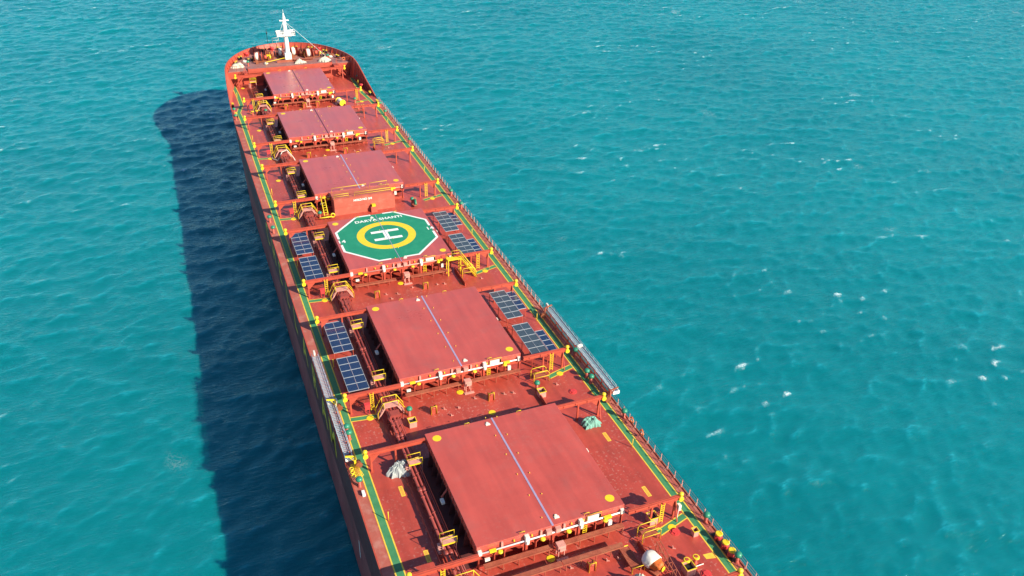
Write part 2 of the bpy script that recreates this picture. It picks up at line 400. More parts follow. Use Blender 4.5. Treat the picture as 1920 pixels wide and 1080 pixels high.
    n.remove(b); L.new(ms.outputs[0], n["Material Output"].inputs[0])
    me.materials.append(m)
    o = bpy.data.objects.new("sea", me); COL.objects.link(o); o["kind"] = "structure"
    # the rest of the sea out to the horizon
    w = MB(); a0, a1, b0, b1, E = -180, -180 + S * (N - 1) / N, -60, -60 + S * (N - 1) / N, 9000
    z = SEA - 0.02
    for x0, x1, y0, y1 in ((-E, a0 + .5, -E, E), (a1 - .5, E, -E, E), (a0 + .5, a1 - .5, -E, b0 + .5), (a0 + .5, a1 - .5, b1 - .5, E)):
        w.add([(x0, y0, z), (x1, y0, z), (x1, y1, z), (x0, y1, z)], [(0, 1, 2, 3)])
    far = w.build("open_sea", m); far["kind"] = "structure"
sea()

# ------------------------------------------------------------------ the ship
ship = thing("bulk_carrier", "long red bulk carrier with green walkways, foremast and open decks seen from above", "ship")
HALF = [(16.13, -34), (16.13, 0), (16.13, 60), (16.13, 110), (16.13, 140), (16.10, 148), (15.98, 155), (15.8, 160), (15.55, 165), (15.2, 170),
        (14.55, 174), (13.4, 177.8), (11.6, 181.6), (9.0, 184.9), (6.2, 187.1), (3.2, 188.4), (0, 188.8)]
WL = [(16.13, -34), (16.13, 0), (16.13, 60), (16.13, 110), (16.0, 134), (15.6, 142), (14.9, 149), (13.8, 155), (12.4, 160), (10.6, 164.5),
      (8.8, 168.5), (6.9, 172), (5.1, 175), (3.5, 177.5), (2.1, 179.4), (1.0, 180.6), (0, 181)]
def top_z(y):
    pts = [(152, 0.0), (156, 0.9), (160, 1.7), (164, 2.9), (168, 4.0), (171, 4.4), (180, 4.4), (189, 4.5)]
    if y <= 152: return 0.0
    for (a, za), (b, zb) in zip(pts, pts[1:]):
        if y <= b: return za + (zb - za) * (y - a) / (b - a)
    return 4.5
def densify(P, k=4):
    out = []
    for a, b in zip(P, P[1:]):
        for i in range(k): out.append(tuple(a[j] + (b[j] - a[j]) * i / k for j in range(2)))
    return out + [P[-1]]
HT, HW = densify(HALF), densify(WL)
# smooth the densified outlines a little
def smooth(P):
    for _ in range(3):
        P = [P[0]] + [tuple((P[i - 1][j] + 2 * P[i][j] + P[i + 1][j]) / 4 for j in range(2)) for i in range(1, len(P) - 1)] + [P[-1]]
    return P
HT, HW = smooth(HT), smooth(HW)
def full(P): return [(x, y) for x, y in P] + [(-x, y) for x, y in P[-2::-1]]
FT, FW = full(HT), full(HW)
SPLIT = -6.3
def hull_pt(i, z):
    tz = max(top_z(FT[i][1]), 0.0)
    s = min(max((z - SEA) / (tz - SEA), 0), 1) ** 0.75 if z >= SEA else 0
    return (FW[i][0] + (FT[i][0] - FW[i][0]) * s, FW[i][1] + (FT[i][1] - FW[i][1]) * s, z)
def hull_shell(levels, name, mat):
    m = MB(); n = len(FT); vs = []
    for t in levels:
        for i in range(n):
            tz = top_z(FT[i][1])
            z = tz + (SPLIT - tz) * t if t <= 1 else SPLIT + (-17.5 - SPLIT) * (t - 1)
            vs.append(hull_pt(i, z))
    K = len(levels); fs = []
    for a in range(K - 1):
        for i in range(n - 1): fs.append((a * n + i, a * n + i + 1, (a + 1) * n + i + 1, (a + 1) * n + i))
        fs.append((a * n + n - 1, a * n, (a + 1) * n, (a + 1) * n + n - 1))
    m.add(vs, fs)
    return m.build(name, mat, ship)
hull = hull_shell([0, .15, .3, .5, .75, 1], "hull", HULL)
hull_shell([1, 1.25, 1.5, 1.75, 2], "boot_topping", BOOT)
# white mark low on the port side and the owner's name in tall yellow letters
MB().box(-16.145, -16.135, 32.2, 32.5, -10.0, -7.4).build("hull_mark", WHT, ship)
for ch, yy in zip("CHELLARAM", (98, 91, 84.3, 77.3, 70.3, 62.7, 55.6, 49.4, 44.2)):
    me = text_mesh("hull_letter", ch, 5.3, YEL, 0.05)
    o = link("hull_letter", me, ship, (-16.14, yy, -2.75)); o.rotation_euler = (R(90), 0, R(-90))
    o["label"] = "yellow letter %s on the port side" % ch

# decks: the main deck and the raised forecastle deck
def deck_poly(y0, y1, inset, z):
    pts = [(hull_pt(i, z)[0], hull_pt(i, z)[1]) for i in range(len(FT))]
    right = [(x - inset, y) for x, y in pts[:len(pts) // 2] if y0 < y < y1]
    xs = right[0][0], right[-1][0]
    poly = [(xs[0], y0)] + right + [(xs[1], y1)] if y1 < 189 else [(xs[0], y0)] + right
    return poly + [(-x, y) for x, y in poly[::-1]]
BAYS = [(170.1, 152.98, 6.72), (141.2, 126.0, 7.67), (114.65, 98.89, 7.67), (88.07, 72.1, 7.67), (62.0, 45.2, 7.67), (35.04, 18.5, 7.67), (8.3, -8.3, 7.67)]
MB().prism(deck_poly(-33.9, 173.5, 0.02, 0.0), -0.25, 0.0).build("main_deck", DECK, ship)
MB().prism(deck_poly(171.6, 189.5, 0.25, 3.2), 3.0, 3.2).build("forecastle_deck", RODECK, ship)
# worn margin plates outside the walkways
for s in (-1, 1):
    m = MB(); x0, x1 = (14.95, 16.0) if s < 0 else (15.3, 16.0)
    m.box(min(s * x0, s * x1), max(s * x0, s * x1), -33, 148, 0.0, 0.004)
    m.build("margin_plate", MARGIN, ship)
# gunwale lip
for s in (-1, 1):
    m = MB(); prev = None
    pts = [hull_pt(i, 0.02) for i in range(len(FT) // 2) if FT[i][1] < 152]
    for a, b in zip(pts, pts[1:]): m.bar((s * (a[0] - .04), a[1], .05), (s * (b[0] - .04), b[1], .05), .10, .12)
    m.build("gunwale_lip", RUST if s > 0 else STEEL, ship)
# bulwark lining with stiffener ribs and a capping rail
m = MB(); cap = MB(); rib = m; n = len(FT); acc = 0
for i in range(n - 1):
    if FT[i][1] < 152 or FT[i + 1][1] < 152: continue
    def pin(j, z, ins):
        x, y, _ = hull_pt(j, z); r = math.hypot(x, y - 168) or 1
        if y > 168: return (x * (1 - ins / r), 168 + (y - 168) * (1 - ins / r), z)
        return (x - ins * (1 if x > 0 else -1), y, z)
    za, zb = top_z(FT[i][1]), top_z(FT[i + 1][1]); z0a = 0 if FT[i][1] < 171.5 else 3.0; z0b = 0 if FT[i + 1][1] < 171.5 else 3.0
    m.add([pin(i, z0a, .12), pin(i + 1, z0b, .12), pin(i + 1, max(zb, z0b), .12), pin(i, max(za, z0a), .12)], [(0, 1, 2, 3)])
    cap.add([hull_pt(i, za + .02), hull_pt(i + 1, zb + .02), pin(i + 1, zb + .02, .2), pin(i, za + .02, .2),
             hull_pt(i, za - .05), hull_pt(i + 1, zb - .05), pin(i + 1, zb - .05, .2), pin(i, za - .05, .2)],
            [(0, 1, 2, 3), (7, 6, 5, 4), (0, 4, 5, 1), (3, 2, 6, 7)])
    acc += math.dist(FT[i], FT[i + 1])
    if acc > 1.1 and za > 1:
        acc = 0
        zt = za - .05; a = pin(i, zt, .12); b = pin(i, z0a, .12); c = pin(i, z0a, .55); d = pin(i, zt, .24)
        tx, ty = FT[i + 1][0] - FT[i][0], FT[i + 1][1] - FT[i][1]; q = math.hypot(tx, ty); tx, ty = tx / q * .04, ty / q * .04
        rib.add([(p[0] + e * tx, p[1] + e * ty, p[2]) for e in (-1, 1) for p in (a, b, c, d)],
                [(0, 1, 2, 3), (7, 6, 5, 4), (0, 4, 5, 1), (1, 5, 6, 2), (2, 6, 7, 3), (3, 7, 4, 0)])
bw = m.build("bulwark", STEEL, ship); cap.build("capping_rail", STEEL, bw); None
# forecastle end bulkhead, breakwater lip and ladders
m = MB(); m.box(-15.0, 15.0, 171.6, 171.75, 0, 3.0); m.box(-9.9, 9.9, 171.3, 171.45, 2.45, 3.5); m.box(-9.9, 9.9, 171.45, 171.9, 3.2, 3.28)
for x in (-9.9, 9.9): m.box(x - .06, x + .06, 171.45, 173.0, 3.2, 3.5)
m.build("forecastle_bulkhead", STEEL, ship)
for s in (-1, 1):
    m = MB(); x0, x1 = s * 13.0, s * 10.6
    for dy in (0, .75): m.bar((x0, 170.3 - dy, .1), (x1, 170.3 - dy, 3.15), .1, .25)
    for k in range(9):
        t = (k + .5) / 9; m.box(x0 + (x1 - x0) * t - .12, x0 + (x1 - x0) * t + .12, 169.6, 170.25, .1 + 3.05 * t, .13 + 3.05 * t)
    m.box(min(x1, x1 - s * .1) - .5, max(x1, x1) + .5, 169.5, 171.3, 3.1, 3.18)
    st = m.build("forecastle_stairs", STEEL, ship)
    h = MB()
    for dy in (0, .75): h.tube([(x0, 170.3 - dy, 1.1), (x1, 170.3 - dy, 4.15)], .035); h.tube([(x0, 170.3 - dy, .1), (x0, 170.3 - dy, 1.1)], .03); h.tube([(x1, 170.3 - dy, 3.1), (x1, 170.3 - dy, 4.15)], .03)
    h.build("handrail", STEEL, st)

# walkways: green strips edged in yellow, painted on the deck
def strip(m, pts, w, z):
    P = [Vector((x, y, 0)) for x, y in pts]; L_, R_ = [], []
    for i, p in enumerate(P):
        d1 = (P[i] - P[i - 1]).normalized() if i else (P[1] - P[0]).normalized()
        d2 = (P[i + 1] - P[i]).normalized() if i < len(P) - 1 else d1
        nrm = Vector((-(d1 + d2).y, (d1 + d2).x, 0)).normalized(); k = 1 / max(.4, nrm.dot(Vector((-d1.y, d1.x, 0))))
        L_.append(p + nrm * w / 2 * k); R_.append(p - nrm * w / 2 * k)
    vs = [(p.x, p.y, z) for p in L_ + R_]; n = len(P)
    m.add(vs, [(i, i + 1, n + i + 1, n + i) for i in range(n - 1)])
def offset(pts, d):
    P = [Vector((x, y, 0)) for x, y in pts]; out = []
    for i, p in enumerate(P):
        d1 = (P[i] - P[i - 1]).normalized() if i else (P[1] - P[0]).normalized()
        d2 = (P[i + 1] - P[i]).normalized() if i < len(P) - 1 else d1
        nrm = Vector((-(d1 + d2).y, (d1 + d2).x, 0)).normalized(); k = 1 / max(.4, nrm.dot(Vector((-d1.y, d1.x, 0))))
        q = p + nrm * d * k; out.append((q.x, q.y))
    return out
WP = [(-14.44, -33), (-14.44, 147), (-14.65, 151.6), (-13.5, 156.6), (-13.5, 163), (-13.75, 171)]
WS = [(14.75, -33), (14.75, 144), (14.3, 151.2), (13.75, 157), (13.75, 163), (13.9, 169)]
for pts in (WP, WS):
    g = MB(); strip(g, pts, .76, 0.008); w = g.build("walkway", GRN, ship)
    for d_ in (.42, -.42): l = MB(); strip(l, offset(pts, d_), .13, 0.012); l.build("walkway_edge_line", YELLINE, w)
# branches from the walkways to the stiles on each cross deck
for i, (ya, yb, hw) in enumerate(BAYS[:6]):
    for s, x0, x1, dy0, dy1 in ((-1, -14.0, -11.0, 0, 0), (1, 14.25, 10.6, -1.1, -2.2)):
        if i == 0 and s < 0: continue
        y = yb - (.1 if s < 0 else 0)
        pts = [(x0, y + dy0), (x1, y + dy1 - (0 if s > 0 else .3))]
        if s < 0: pts = [(x0, yb - 4.0 + 3.7), (x1, yb - .55)] if False else [(x0, yb - 1.75), (x1, yb - 2.1)]
        g = MB(); strip(g, pts, .62, 0.016); w = g.build("walkway_branch", GRN, ship)
        for d_ in (.36, -.36): l = MB(); strip(l, offset(pts, d_), .12, 0.020); l.build("walkway_edge_line", YELLINE, w)

# rail beams the covers roll out on, with posts and yellow end stops
def beam_meshes(Ln):
    m = MB()
    m.box(0, Ln, -.06, .06, 2.36, 2.70); m.box(0, Ln, -.2, .2, 2.70, 2.76); m.box(0, Ln, -.14, .14, 2.30, 2.36)
    m.box(0, Ln, -.03, .03, 2.76, 2.80)
    for x in (Ln - 3.1, Ln - .45):
        m.bar((x, 0, 0), (x, 0, 2.31), .19, .19); m.box(x - .2, x + .2, -.2, .2, 0, .03)
    m.add([(Ln - .45, -.03, 1.2), (Ln - .45, -.03, 2.3), (Ln - 1.5, -.03, 2.3), (Ln - .45, .03, 1.2), (Ln - .45, .03, 2.3), (Ln - 1.5, .03, 2.3)], [(0, 1, 2), (5, 4, 3), (0, 2, 5, 3)])
    m.bar((Ln - .45, -.8, .02), (Ln - .45, -.08, 2.3), .09, .09)
    for k in range(int(Ln / 1.5)):
        x = .8 + 1.5 * k; m.box(x - .04, x + .04, -.14, -.06, 2.36, 2.7)
    body = m.mesh("rail_beam", STEEL)
    y = MB()
    y.box(Ln - .02, Ln + .22, -.18, .18, 2.25, 2.85); y.lathe((Ln + .12, 0, 2.85), [(.2, -.1), (.26, 0), (.24, .16), (.1, .26)], 12)
    y.lathe((Ln + .12, 0, 2.35), [(.27, -.24), (.27, .24)], 14, 'y')
    return body, y.mesh("end_stop", YEL)
lad = MB()
for dx in (0, .38): lad.box(dx - .03, dx + .03, -.03, .03, .1, 2.7)
for k in range(8): lad.box(0, .38, -.03, .03, .3 + .3 * k, .36 + .3 * k)
LAD = lad.mesh("ladder", YEL)
hb = MB(); hb.box(-.3, .3, -.22, .22, .7, 1.35); hb.box(-.34, .34, -.26, .26, 1.35, 1.41)
for x in (-.22, .22): hb.box(x - .03, x + .03, -.03, .03, 0, .7)
HB = hb.mesh("hose_box", REDH)
BM = {}
for i, (ya, yb, hw) in enumerate(BAYS):
    for which, y in (('f', ya - .55), ('n', yb - .75)):
        if i == 6 and which == 'n': continue
        for s in (-1, 1):
            tip = (14.15 if i else 13.0) if s < 0 else (13.5 if i else 12.3)
            Ln = round(tip - hw - .05, 2)
            if Ln not in BM: BM[Ln] = beam_meshes(Ln)
            o = link("rail_beam", BM[Ln][0], ship, (s * (hw + .05), y, 0), 0 if s > 0 else math.pi)
            link("end_stop", BM[Ln][1], o)
            if which == 'n':
                link("ladder", LAD, ship, (s * 11.1 - (.35 if s < 0 else -.1), y - .35, 0))
                if s < 0: link("hose_box", HB, ship, (-11.9, y - .55, 0), label="red hose box by the rail beam")

# hatch coamings
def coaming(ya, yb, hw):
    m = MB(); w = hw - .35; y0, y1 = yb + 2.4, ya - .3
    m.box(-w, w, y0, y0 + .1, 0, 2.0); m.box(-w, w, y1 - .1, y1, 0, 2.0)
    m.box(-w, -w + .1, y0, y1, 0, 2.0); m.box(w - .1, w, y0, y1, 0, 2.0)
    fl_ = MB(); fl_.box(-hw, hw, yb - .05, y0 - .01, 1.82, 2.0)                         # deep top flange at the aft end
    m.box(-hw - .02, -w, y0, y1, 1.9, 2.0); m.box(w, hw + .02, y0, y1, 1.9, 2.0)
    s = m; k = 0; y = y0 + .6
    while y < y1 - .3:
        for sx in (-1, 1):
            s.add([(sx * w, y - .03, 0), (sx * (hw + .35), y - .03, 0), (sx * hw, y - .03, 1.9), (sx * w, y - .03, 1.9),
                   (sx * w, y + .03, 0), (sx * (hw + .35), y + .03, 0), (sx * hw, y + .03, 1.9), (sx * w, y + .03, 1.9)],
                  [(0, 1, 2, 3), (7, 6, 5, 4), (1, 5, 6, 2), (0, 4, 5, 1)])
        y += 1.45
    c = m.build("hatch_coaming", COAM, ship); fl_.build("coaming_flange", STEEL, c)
    # aft girder with arched openings
    g = MB(); yy = yb + .05; posts = [-hw + .2, -5.9, -4.9, -2.75, -1.7, 0, 1.6, 2.75, 4.6, 5.6, hw - .2]
    g.box(-hw, hw, yy, yy + .08, 1.45, 1.82); g.box(-hw, hw, yy, yy + .08, 0, .3)
    for k, x in enumerate(posts):
        wd = .26 if k in (3, 5, 7) else .09
        g.box(x - wd, x + wd, yy - .004, yy + .09, .3, 1.45)
        for e in (-1, 1):
            g.add([(x + e * wd, yy, 1.45), (x + e * (wd + .25), yy, 1.45), (x + e * wd, yy, 1.15),
                   (x + e * wd, yy + .08, 1.45), (x + e * (wd + .25), yy + .08, 1.45), (x + e * wd, yy + .08, 1.15)],
                  [(0, 1, 2), (5, 4, 3), (1, 4, 5, 2), (0, 3, 4, 1)])
        g.box(x - .04, x + .04, yb - .1, yy - .005, 0, 1.6)
    g.build("coaming_girder", STEEL, c)
    l = MB()
    for dx in (0, .4): l.box(3.2 + dx, 3.25 + dx, yb - .12, yb - .06, .5, 1.7)
    for k in range(4): l.box(3.2, 3.6, yb - .12, yb - .06, .7 + .3 * k, .76 + .3 * k)
    l.build("coaming_ladder", YEL, c)
    b = MB()
    b.box(-6.9, -6.4, yb - .25, yb - .06, .95, 1.25); b.box(5.9, 6.3, yb - .3, yb - .06, .9, 1.5)
    each("junction_box", b, CREAM, c)
    return c
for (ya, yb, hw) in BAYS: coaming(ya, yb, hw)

# catwalks along the aft coamings
def catwalk(y, x0, x1, z=1.0):
    m = MB(); m.box(x0, x1, y - .28, y + .28, z - .05, z)
    m.box(x0, x1, y - .31, y - .28, z - .14, z + .03)
    x = x0 + .3
    while x < x1: m.bar((x, y - .2, 0), (x, y - .2, z - .05), .07, .07); m.bar((x, y - .2, z - .5), (x, y + .25, z - .08), .05, .05); x += 1.55
    return m.build("catwalk", RUST, ship)
for i, (ya, yb, hw) in enumerate(BAYS[:6]):
    if i == 2: continue
    if i == 3: catwalk(yb - .9, -7.2, -1.2, .7); catwalk(yb - .9, 1.0, 7.2, .7)
    else:
        catwalk(yb - .75, -7.2, -.2); catwalk(yb - .75, .7, 7.3)
catwalk(15.6, -7.0, -.3); catwalk(15.6, -.2, 6.1)

# winch-like drive box at the middle of each aft coaming
dbx = MB(); dbx.box(-.4, .4, -.35, .35, .9, 1.55); dbx.box(-.28, .28, -.5, -.35, 1.0, 1.3)
for x in (-.3, .3): dbx.box(x - .04, x + .04, -.3, -.22, 0, .9); dbx.box(x - .04, x + .04, .22, .3, 0, .9)
dbx.box(-.6, .6, -.75, -.45, 0, .12)
DBX = dbx.mesh("control_stand", PINK)
for i, (ya, yb, hw) in enumerate(BAYS[:6]):
    if i != 2: link("control_stand", DBX, ship, (.35, yb - 1.2, 0))

# port side pipes with flanges, in one run per bay
pm = MB(); fl = pm
for x, r in ((-9.97, .15), (-9.53, .15), (-9.12, .07)):
    if x < -9.2 or True:
        pm.tube([(x, 0, .95), (x, 60, .95), (x, 166, .95)], r, 10)
y = 2.0; k = 0
while y < 166:
    for x in (-9.97, -9.53):
        fl.lathe((x, y + (.5 if x > -9.7 else 0), .95), [(.22, -.06), (.22, .06)], 10, 'y')
    if k % 3 == 0:
        for x in (-9.97, -9.53): fl.lathe((x, y + 1.1, .95), [(.19, -.3), (.24, -.1), (.24, .1), (.19, .3)], 10, 'y')
    y += 2.9; k += 1
y = 1.2; su = pm
while y < 166: su.box(-10.3, -9.0, y - .06, y + .06, .65, .78); su.box(-10.2, -10.1, y - .05, y + .05, 0, .7); su.box(-9.2, -9.1, y - .05, y + .05, 0, .7); y += 3.3
pm.build("pipeline", PIPE, ship)
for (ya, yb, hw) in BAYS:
    m = MB(); m.box(-9.0, -hw + .4, yb + .3, ya - .6, 0.0, 0.006); m.build("painted_shade_strip", COAM, ship)  # dark sheet on the deck, painted shade between pipes and coaming
# low pipe trays starboard of centre and a stringer pipe on the port deck
m = MB(); m.tube([(-8.75, 0, .35), (-8.75, 166, .35)], .05, 6); m.tube([(-10.6, 0, .2), (-10.6, 166, .2)], .04, 6); m.build("cable_conduit", PIPE, ship)

# crossing platforms over the pipes and arched stiles on the cross decks
def rail_u(m, p0, p1, h, r=.045, drop=0):
    (x0, y0, z0), (x1, y1, z1) = p0, p1
    m.tube([(x0, y0, z0), (x0, y0, z0 + h), (x1, y1, z1 + h), (x1, y1, z1)], r)
plat = MB(); plat.box(-.72, .72, -.42, .42, 1.55, 1.62)
for x in (-.66, .66):
    for yy in (-.36, .36): plat.box(x - .04, x + .04, yy - .04, yy + .04, 0, 1.55)
for k in range(4): plat.box(-1.05 + .0, -.74, -.3, .3, .3 + .3 * k, .33 + .3 * k)
PLAT = plat.mesh("crossing_platform", PINK)
pr = MB(); rail_u(pr, (-.72, .42, 1.55), (.72, .42, 1.55), .75); rail_u(pr, (-.72, -.42, 1.55), (.72, -.42, 1.55), .75)
pr.bar((-.72, -.45, 1.58), (.72, -.45, 1.58), .06, .14); pr.bar((-.72, .45, 1.58), (.72, .45, 1.58), .06, .14)
PR = pr.mesh("handrail", YEL)
sp = MB(); sp.box(-.75, .75, -.5, .5, 1.42, 1.5)
for k in range(5):
    for s in (-1, 1): sp.box(min(s * (.75 + .17 * k), s * (.92 + .17 * k)), max(s * (.75 + .17 * k), s * (.92 + .17 * k)), -.45, .45, 1.2 - .28 * k, 1.24 - .28 * k)
for s in (-1, 1):
    for yy in (-.5, .5): sp.bar((s * .75, yy, 1.46), (s * 1.6, yy, 0.02), .06, .16)
SP = sp.mesh("stile", PINK)
sr = MB()
for yy in (-.55, .55):
    sr.tube([(-1.6, yy, 0), (-1.6, yy, .95), (-.85, yy, 2.3), (.85, yy, 2.3), (1.6, yy, .95), (1.6, yy, 0)], .05)
    for x in (-.85, .85): sr.tube([(x, yy, 1.46), (x, yy, 2.3)], .04)
SR = sr.mesh("handrail", YEL)
ss = MB(); ss.box(-.8, .8, -.4, .4, .72, .78)
for x in (-.75, .75):
    for yy in (-.35, .35): ss.box(x - .04, x + .04, yy - .04, yy + .04, 0, .75)
SS = ss.mesh("stile", RUST)
s2 = MB()
for yy in (-.5, .5):
    s2.tube([(-1.0, yy, 0), (-1.0, yy, 1.3), (-.8, yy, 1.55), (.7, yy, 1.6), (1.0, yy, 1.25), (1.0, yy, 0)], .05); s2.tube([(-1.0, yy, .8), (1.0, yy, .8)], .03)
S2 = s2.mesh("handrail", YEL)
mb_ = MB(); mb_.box(-.62, .62, -.5, .5, .0, 1.25); mb_.box(-.5, .5, -.42, .42, 1.25, 1.3); mb_.box(-.5, .5, -1.9, -.9, .8, 1.0); mb_.box(-.5, .5, -1.9, -1.8, 0, .8)
for x in (-.9, .9): mb_.tube([(x, -.4, .3), (x, -.4, 1.1), (x * .8, -1.2, 1.1)], .06)
MBOX = mb_.mesh("valve_station", PIPE)
for i, (ya, yb, hw) in enumerate(BAYS):
    if i == 6:
        continue
    dx = .45 if i == 0 else 0
    for y in (ya - 2.3, yb + 2.9):
        o = link("crossing_platform", PLAT, ship, (-9.45 + dx * 0, y, 0)); link("handrail", PR, o)
    o = link("stile", SP, ship, (-9.45, yb - 2.35, 0)); link("handrail", SR, o)
    link("valve_station", MBOX, ship, (-9.35, yb - 3.7, 0))
    if i != 2 and i != 0:
        o = link("stile", SS, ship, (9.35, yb - 2.3, 0)); link("handrail", S2, o)

# mushroom ventilators with green caps
vs_ = MB(); vs_.lathe((0, 0, 0), [(.26, 0), (.26, .04), (.17, .1), (.17, .95)], 12); VS = vs_.mesh("mushroom_vent", STEEL)
vc = MB(); vc.lathe((0, 0, .9), [(.2, -.02), (.36, 0), (.38, .1), (.34, .25), (.21, .36), (.06, .4)], 14); VC = vc.mesh("vent_cap", CAPG)
vc2 = MB(); vc2.lathe((0, 0, .75), [(.2, -.02), (.34, 0), (.34, .12), (.3, .16)], 14); VCY = vc2.mesh("vent_cap", YEL)
def vent(x, y, cap=None, z=0): o = link("mushroom_vent", VS, ship, (x, y, z)); link("vent_cap", cap or VC, o)
for x, y in ((15.75, 15.95), (15.75, 10.6), (15.0, 41.4), (15.0, 40.2), (15.6, 45.9), (15.7, 33.0), (8.25, 41.3), (-14.85, 41.4), (-14.85, 40.3),
             (-15.4, 32.8), (-15.6, 96.8), (-15.6, 92.8), (8.3, 95.9), (-7.6, 95.6), (-9.2, 151.3 - 2.5), (10.6, 150.6), (-7.5, 41.9), (15.7, 97.0), (15.7, 91.5),
             (-15.5, 151.6), (-15.6, 147.4), (15.3, 146.0), (15.5, 123.0), (-14.5, 170.2), (14.9, 166.8), (15.0, 140.5)): vent(x, y)
for x, y in ((10.95, 11.9), (11.95, 11.9), (-11.9, 149.5), (-11.0, 149.6), (-10.2, 149.7), (10.4, 146.2), (11.4, 146.3)): vent(x, y, VCY)
vent(9.6, 175.2, None, 3.2); vent(-9.4, 175.0, None, 3.2)
m = MB(); m.tube([(10.6, 11.45, .12), (12.6, 11.45, .12)], .05, 8); m.build("vent_base_pipe", CREAM, ship)

# access hatches with yellow guard frames on the cross decks
ah = MB(); ah.box(-.3, .3, -.28, .28, 0, .75); ah.lathe((0, 0, .75), [(.36, 0), (.36, .08), (.3, .12)], 12); AH = ah.mesh("access_hatch", STEEL)
ag = MB(); ag.tube([(-.32, -.36, 0), (-.32, -.36, 1.15), (.32, -.36, 1.15), (.32, -.36, 0)], .055); ag.tube([(-.3, -.36, 1.1), (-.3, .25, .85)], .04); ag.tube([(.3, -.36, 1.1), (.3, .25, .85)], .04)
AG = ag.mesh("guard_frame", YEL)
for i, (ya, yb, hw) in enumerate(BAYS[:6]):
    if i == 2: continue
    for x in (-4.75, 2.35) if i != 0 else (-4.6, -.6, 2.3):
        dy = 3.7 if i else 1.9
        o = link("access_hatch", AH, ship, (x, yb - dy, 0)); link("guard_frame", AG, o)
# painted manhole covers
def disc(m, x, y, z, r, n=20): m.lathe((x, y, z), [(r, 0), (r, .035), (r * .9, .05)], n, smooth=False)
mh = MB(); disc(mh, 0, 0, 0, .42); MH = mh.mesh("manhole_cover", YEL)
mw = MB(); mw.lathe((0, 0, 0), [(.5, 0), (.5, .05)], 20, smooth=False); mw.lathe((0, 0, .05), [(.3, 0), (.3, .1)], 16, smooth=False)
for a in range(6): mw.box(.35 * math.cos(a * 1.05) - .04, .35 * math.cos(a * 1.05) + .04, .35 * math.sin(a * 1.05) - .04, .35 * math.sin(a * 1.05) + .04, .05, .12)
MW = mw.mesh("manhole_cover", REDH)
for i, (ya, yb, hw) in enumerate(BAYS[:6]):
    link("manhole_cover", MH, ship, (-11.85, yb - 2.2, 0)); link("manhole_cover", MH, ship, (12.2, yb - 2.0, 0))
    if i not in (2,): link("manhole_cover", MH, ship, (-.65, yb - 1.25 if i < 5 else yb - 1.3, 0))
    if i < 3: link("manhole_cover", MH, ship, (-11.9, ya - 1.6, 0))
link("manhole_cover", MH, ship, (1.65, 39.1, 0))
link("manhole_cover", MW, ship, (12.2, 39.4, 0)); link("manhole_cover", MW, ship, (12.2, 15.9, 0)); link("manhole_cover", MW, ship, (12.25, 10.4, 0))
# yellow painted rectangles and deck notes beside the hatches
for i in (4, 5):
    ya, yb, hw = BAYS[i]
    for x, y in ((-11.5, yb + 12.1), (-11.5, yb + 3.1), (12.3, yb + 12.2), (12.3, yb + 3.2)):
        if i == 4: continue
        m = MB(); m.box(x - .22, x + .22, y - .75, y + .75, 0, .006); r_ = m.build("deck_marking", YELLINE, ship)
        m = MB()
        for k in range(9): m.box(x - .13, x + .13, y - .6 + .14 * k, y - .55 + .14 * k, .006, .009)
        m.build("marking_bars", STEEL, r_)
m = MB(); m.add([(13.2, 12.5, .006), (13.25, 11.9, .006), (14.2, 11.7, .006), (14.2, 12.4, .006)], [(0, 1, 2, 3)]); m.build("deck_marking", YELLINE, ship)
# yellow sounding sticks at the walkway edge
st = MB(); st.tube([(0, 0, 0), (0, 0, 1.25)], .045); ST = st.mesh("marker_stake", YEL)
for i, (ya, yb, hw) in enumerate(BAYS[:6]):
    ym = (ya + yb) / 2 + .4
    link("marker_stake", ST, ship, (-13.8, ym, 0)); link("marker_stake", ST, ship, (14.15, ym + 1, 0))
# small pad eyes and bolts scattered on the cross decks, with light sounding caps
pe = MB(); pe.box(-.04, .04, -.1, .1, 0, .26); pe.bar((-.0, .0, .02), (.28, -.1, .02), .12, .04); PE = pe.mesh("pad_eye", PINK)
for i, (ya, yb, hw) in enumerate(BAYS[:6]):
    for x, dy in ((-3.4, 3.6), (-1.8, 4.0), (.6, 3.0), (4.2, 3.4), (5.3, 3.6), (10.9, 3.9), (-3.0, 5.0)):
        if i == 2: continue
        link("pad_eye", PE, ship, (x, yb - dy if i < 5 or x < 9 else yb - 4.3, 0), random.uniform(-.4, .4))
# longitudinal kerb added on the cross decks to cast a dark strip of shadow
for i, (ya, yb, hw) in enumerate(BAYS[:6]):
    if i in (2,): continue
    y0, y1 = yb - 5.1, yb - .2 if i == 3 else yb - 2.6
    if i == 4: y0, y1 = yb - 9.6, yb - 5.2
    if i == 1: y0, y1 = yb - 5.5, yb - 3.2
    m = MB(); m.box(7.95, 8.05, y0, y1, 0, .55); m.build("shadow_kerb", STEEL, ship)

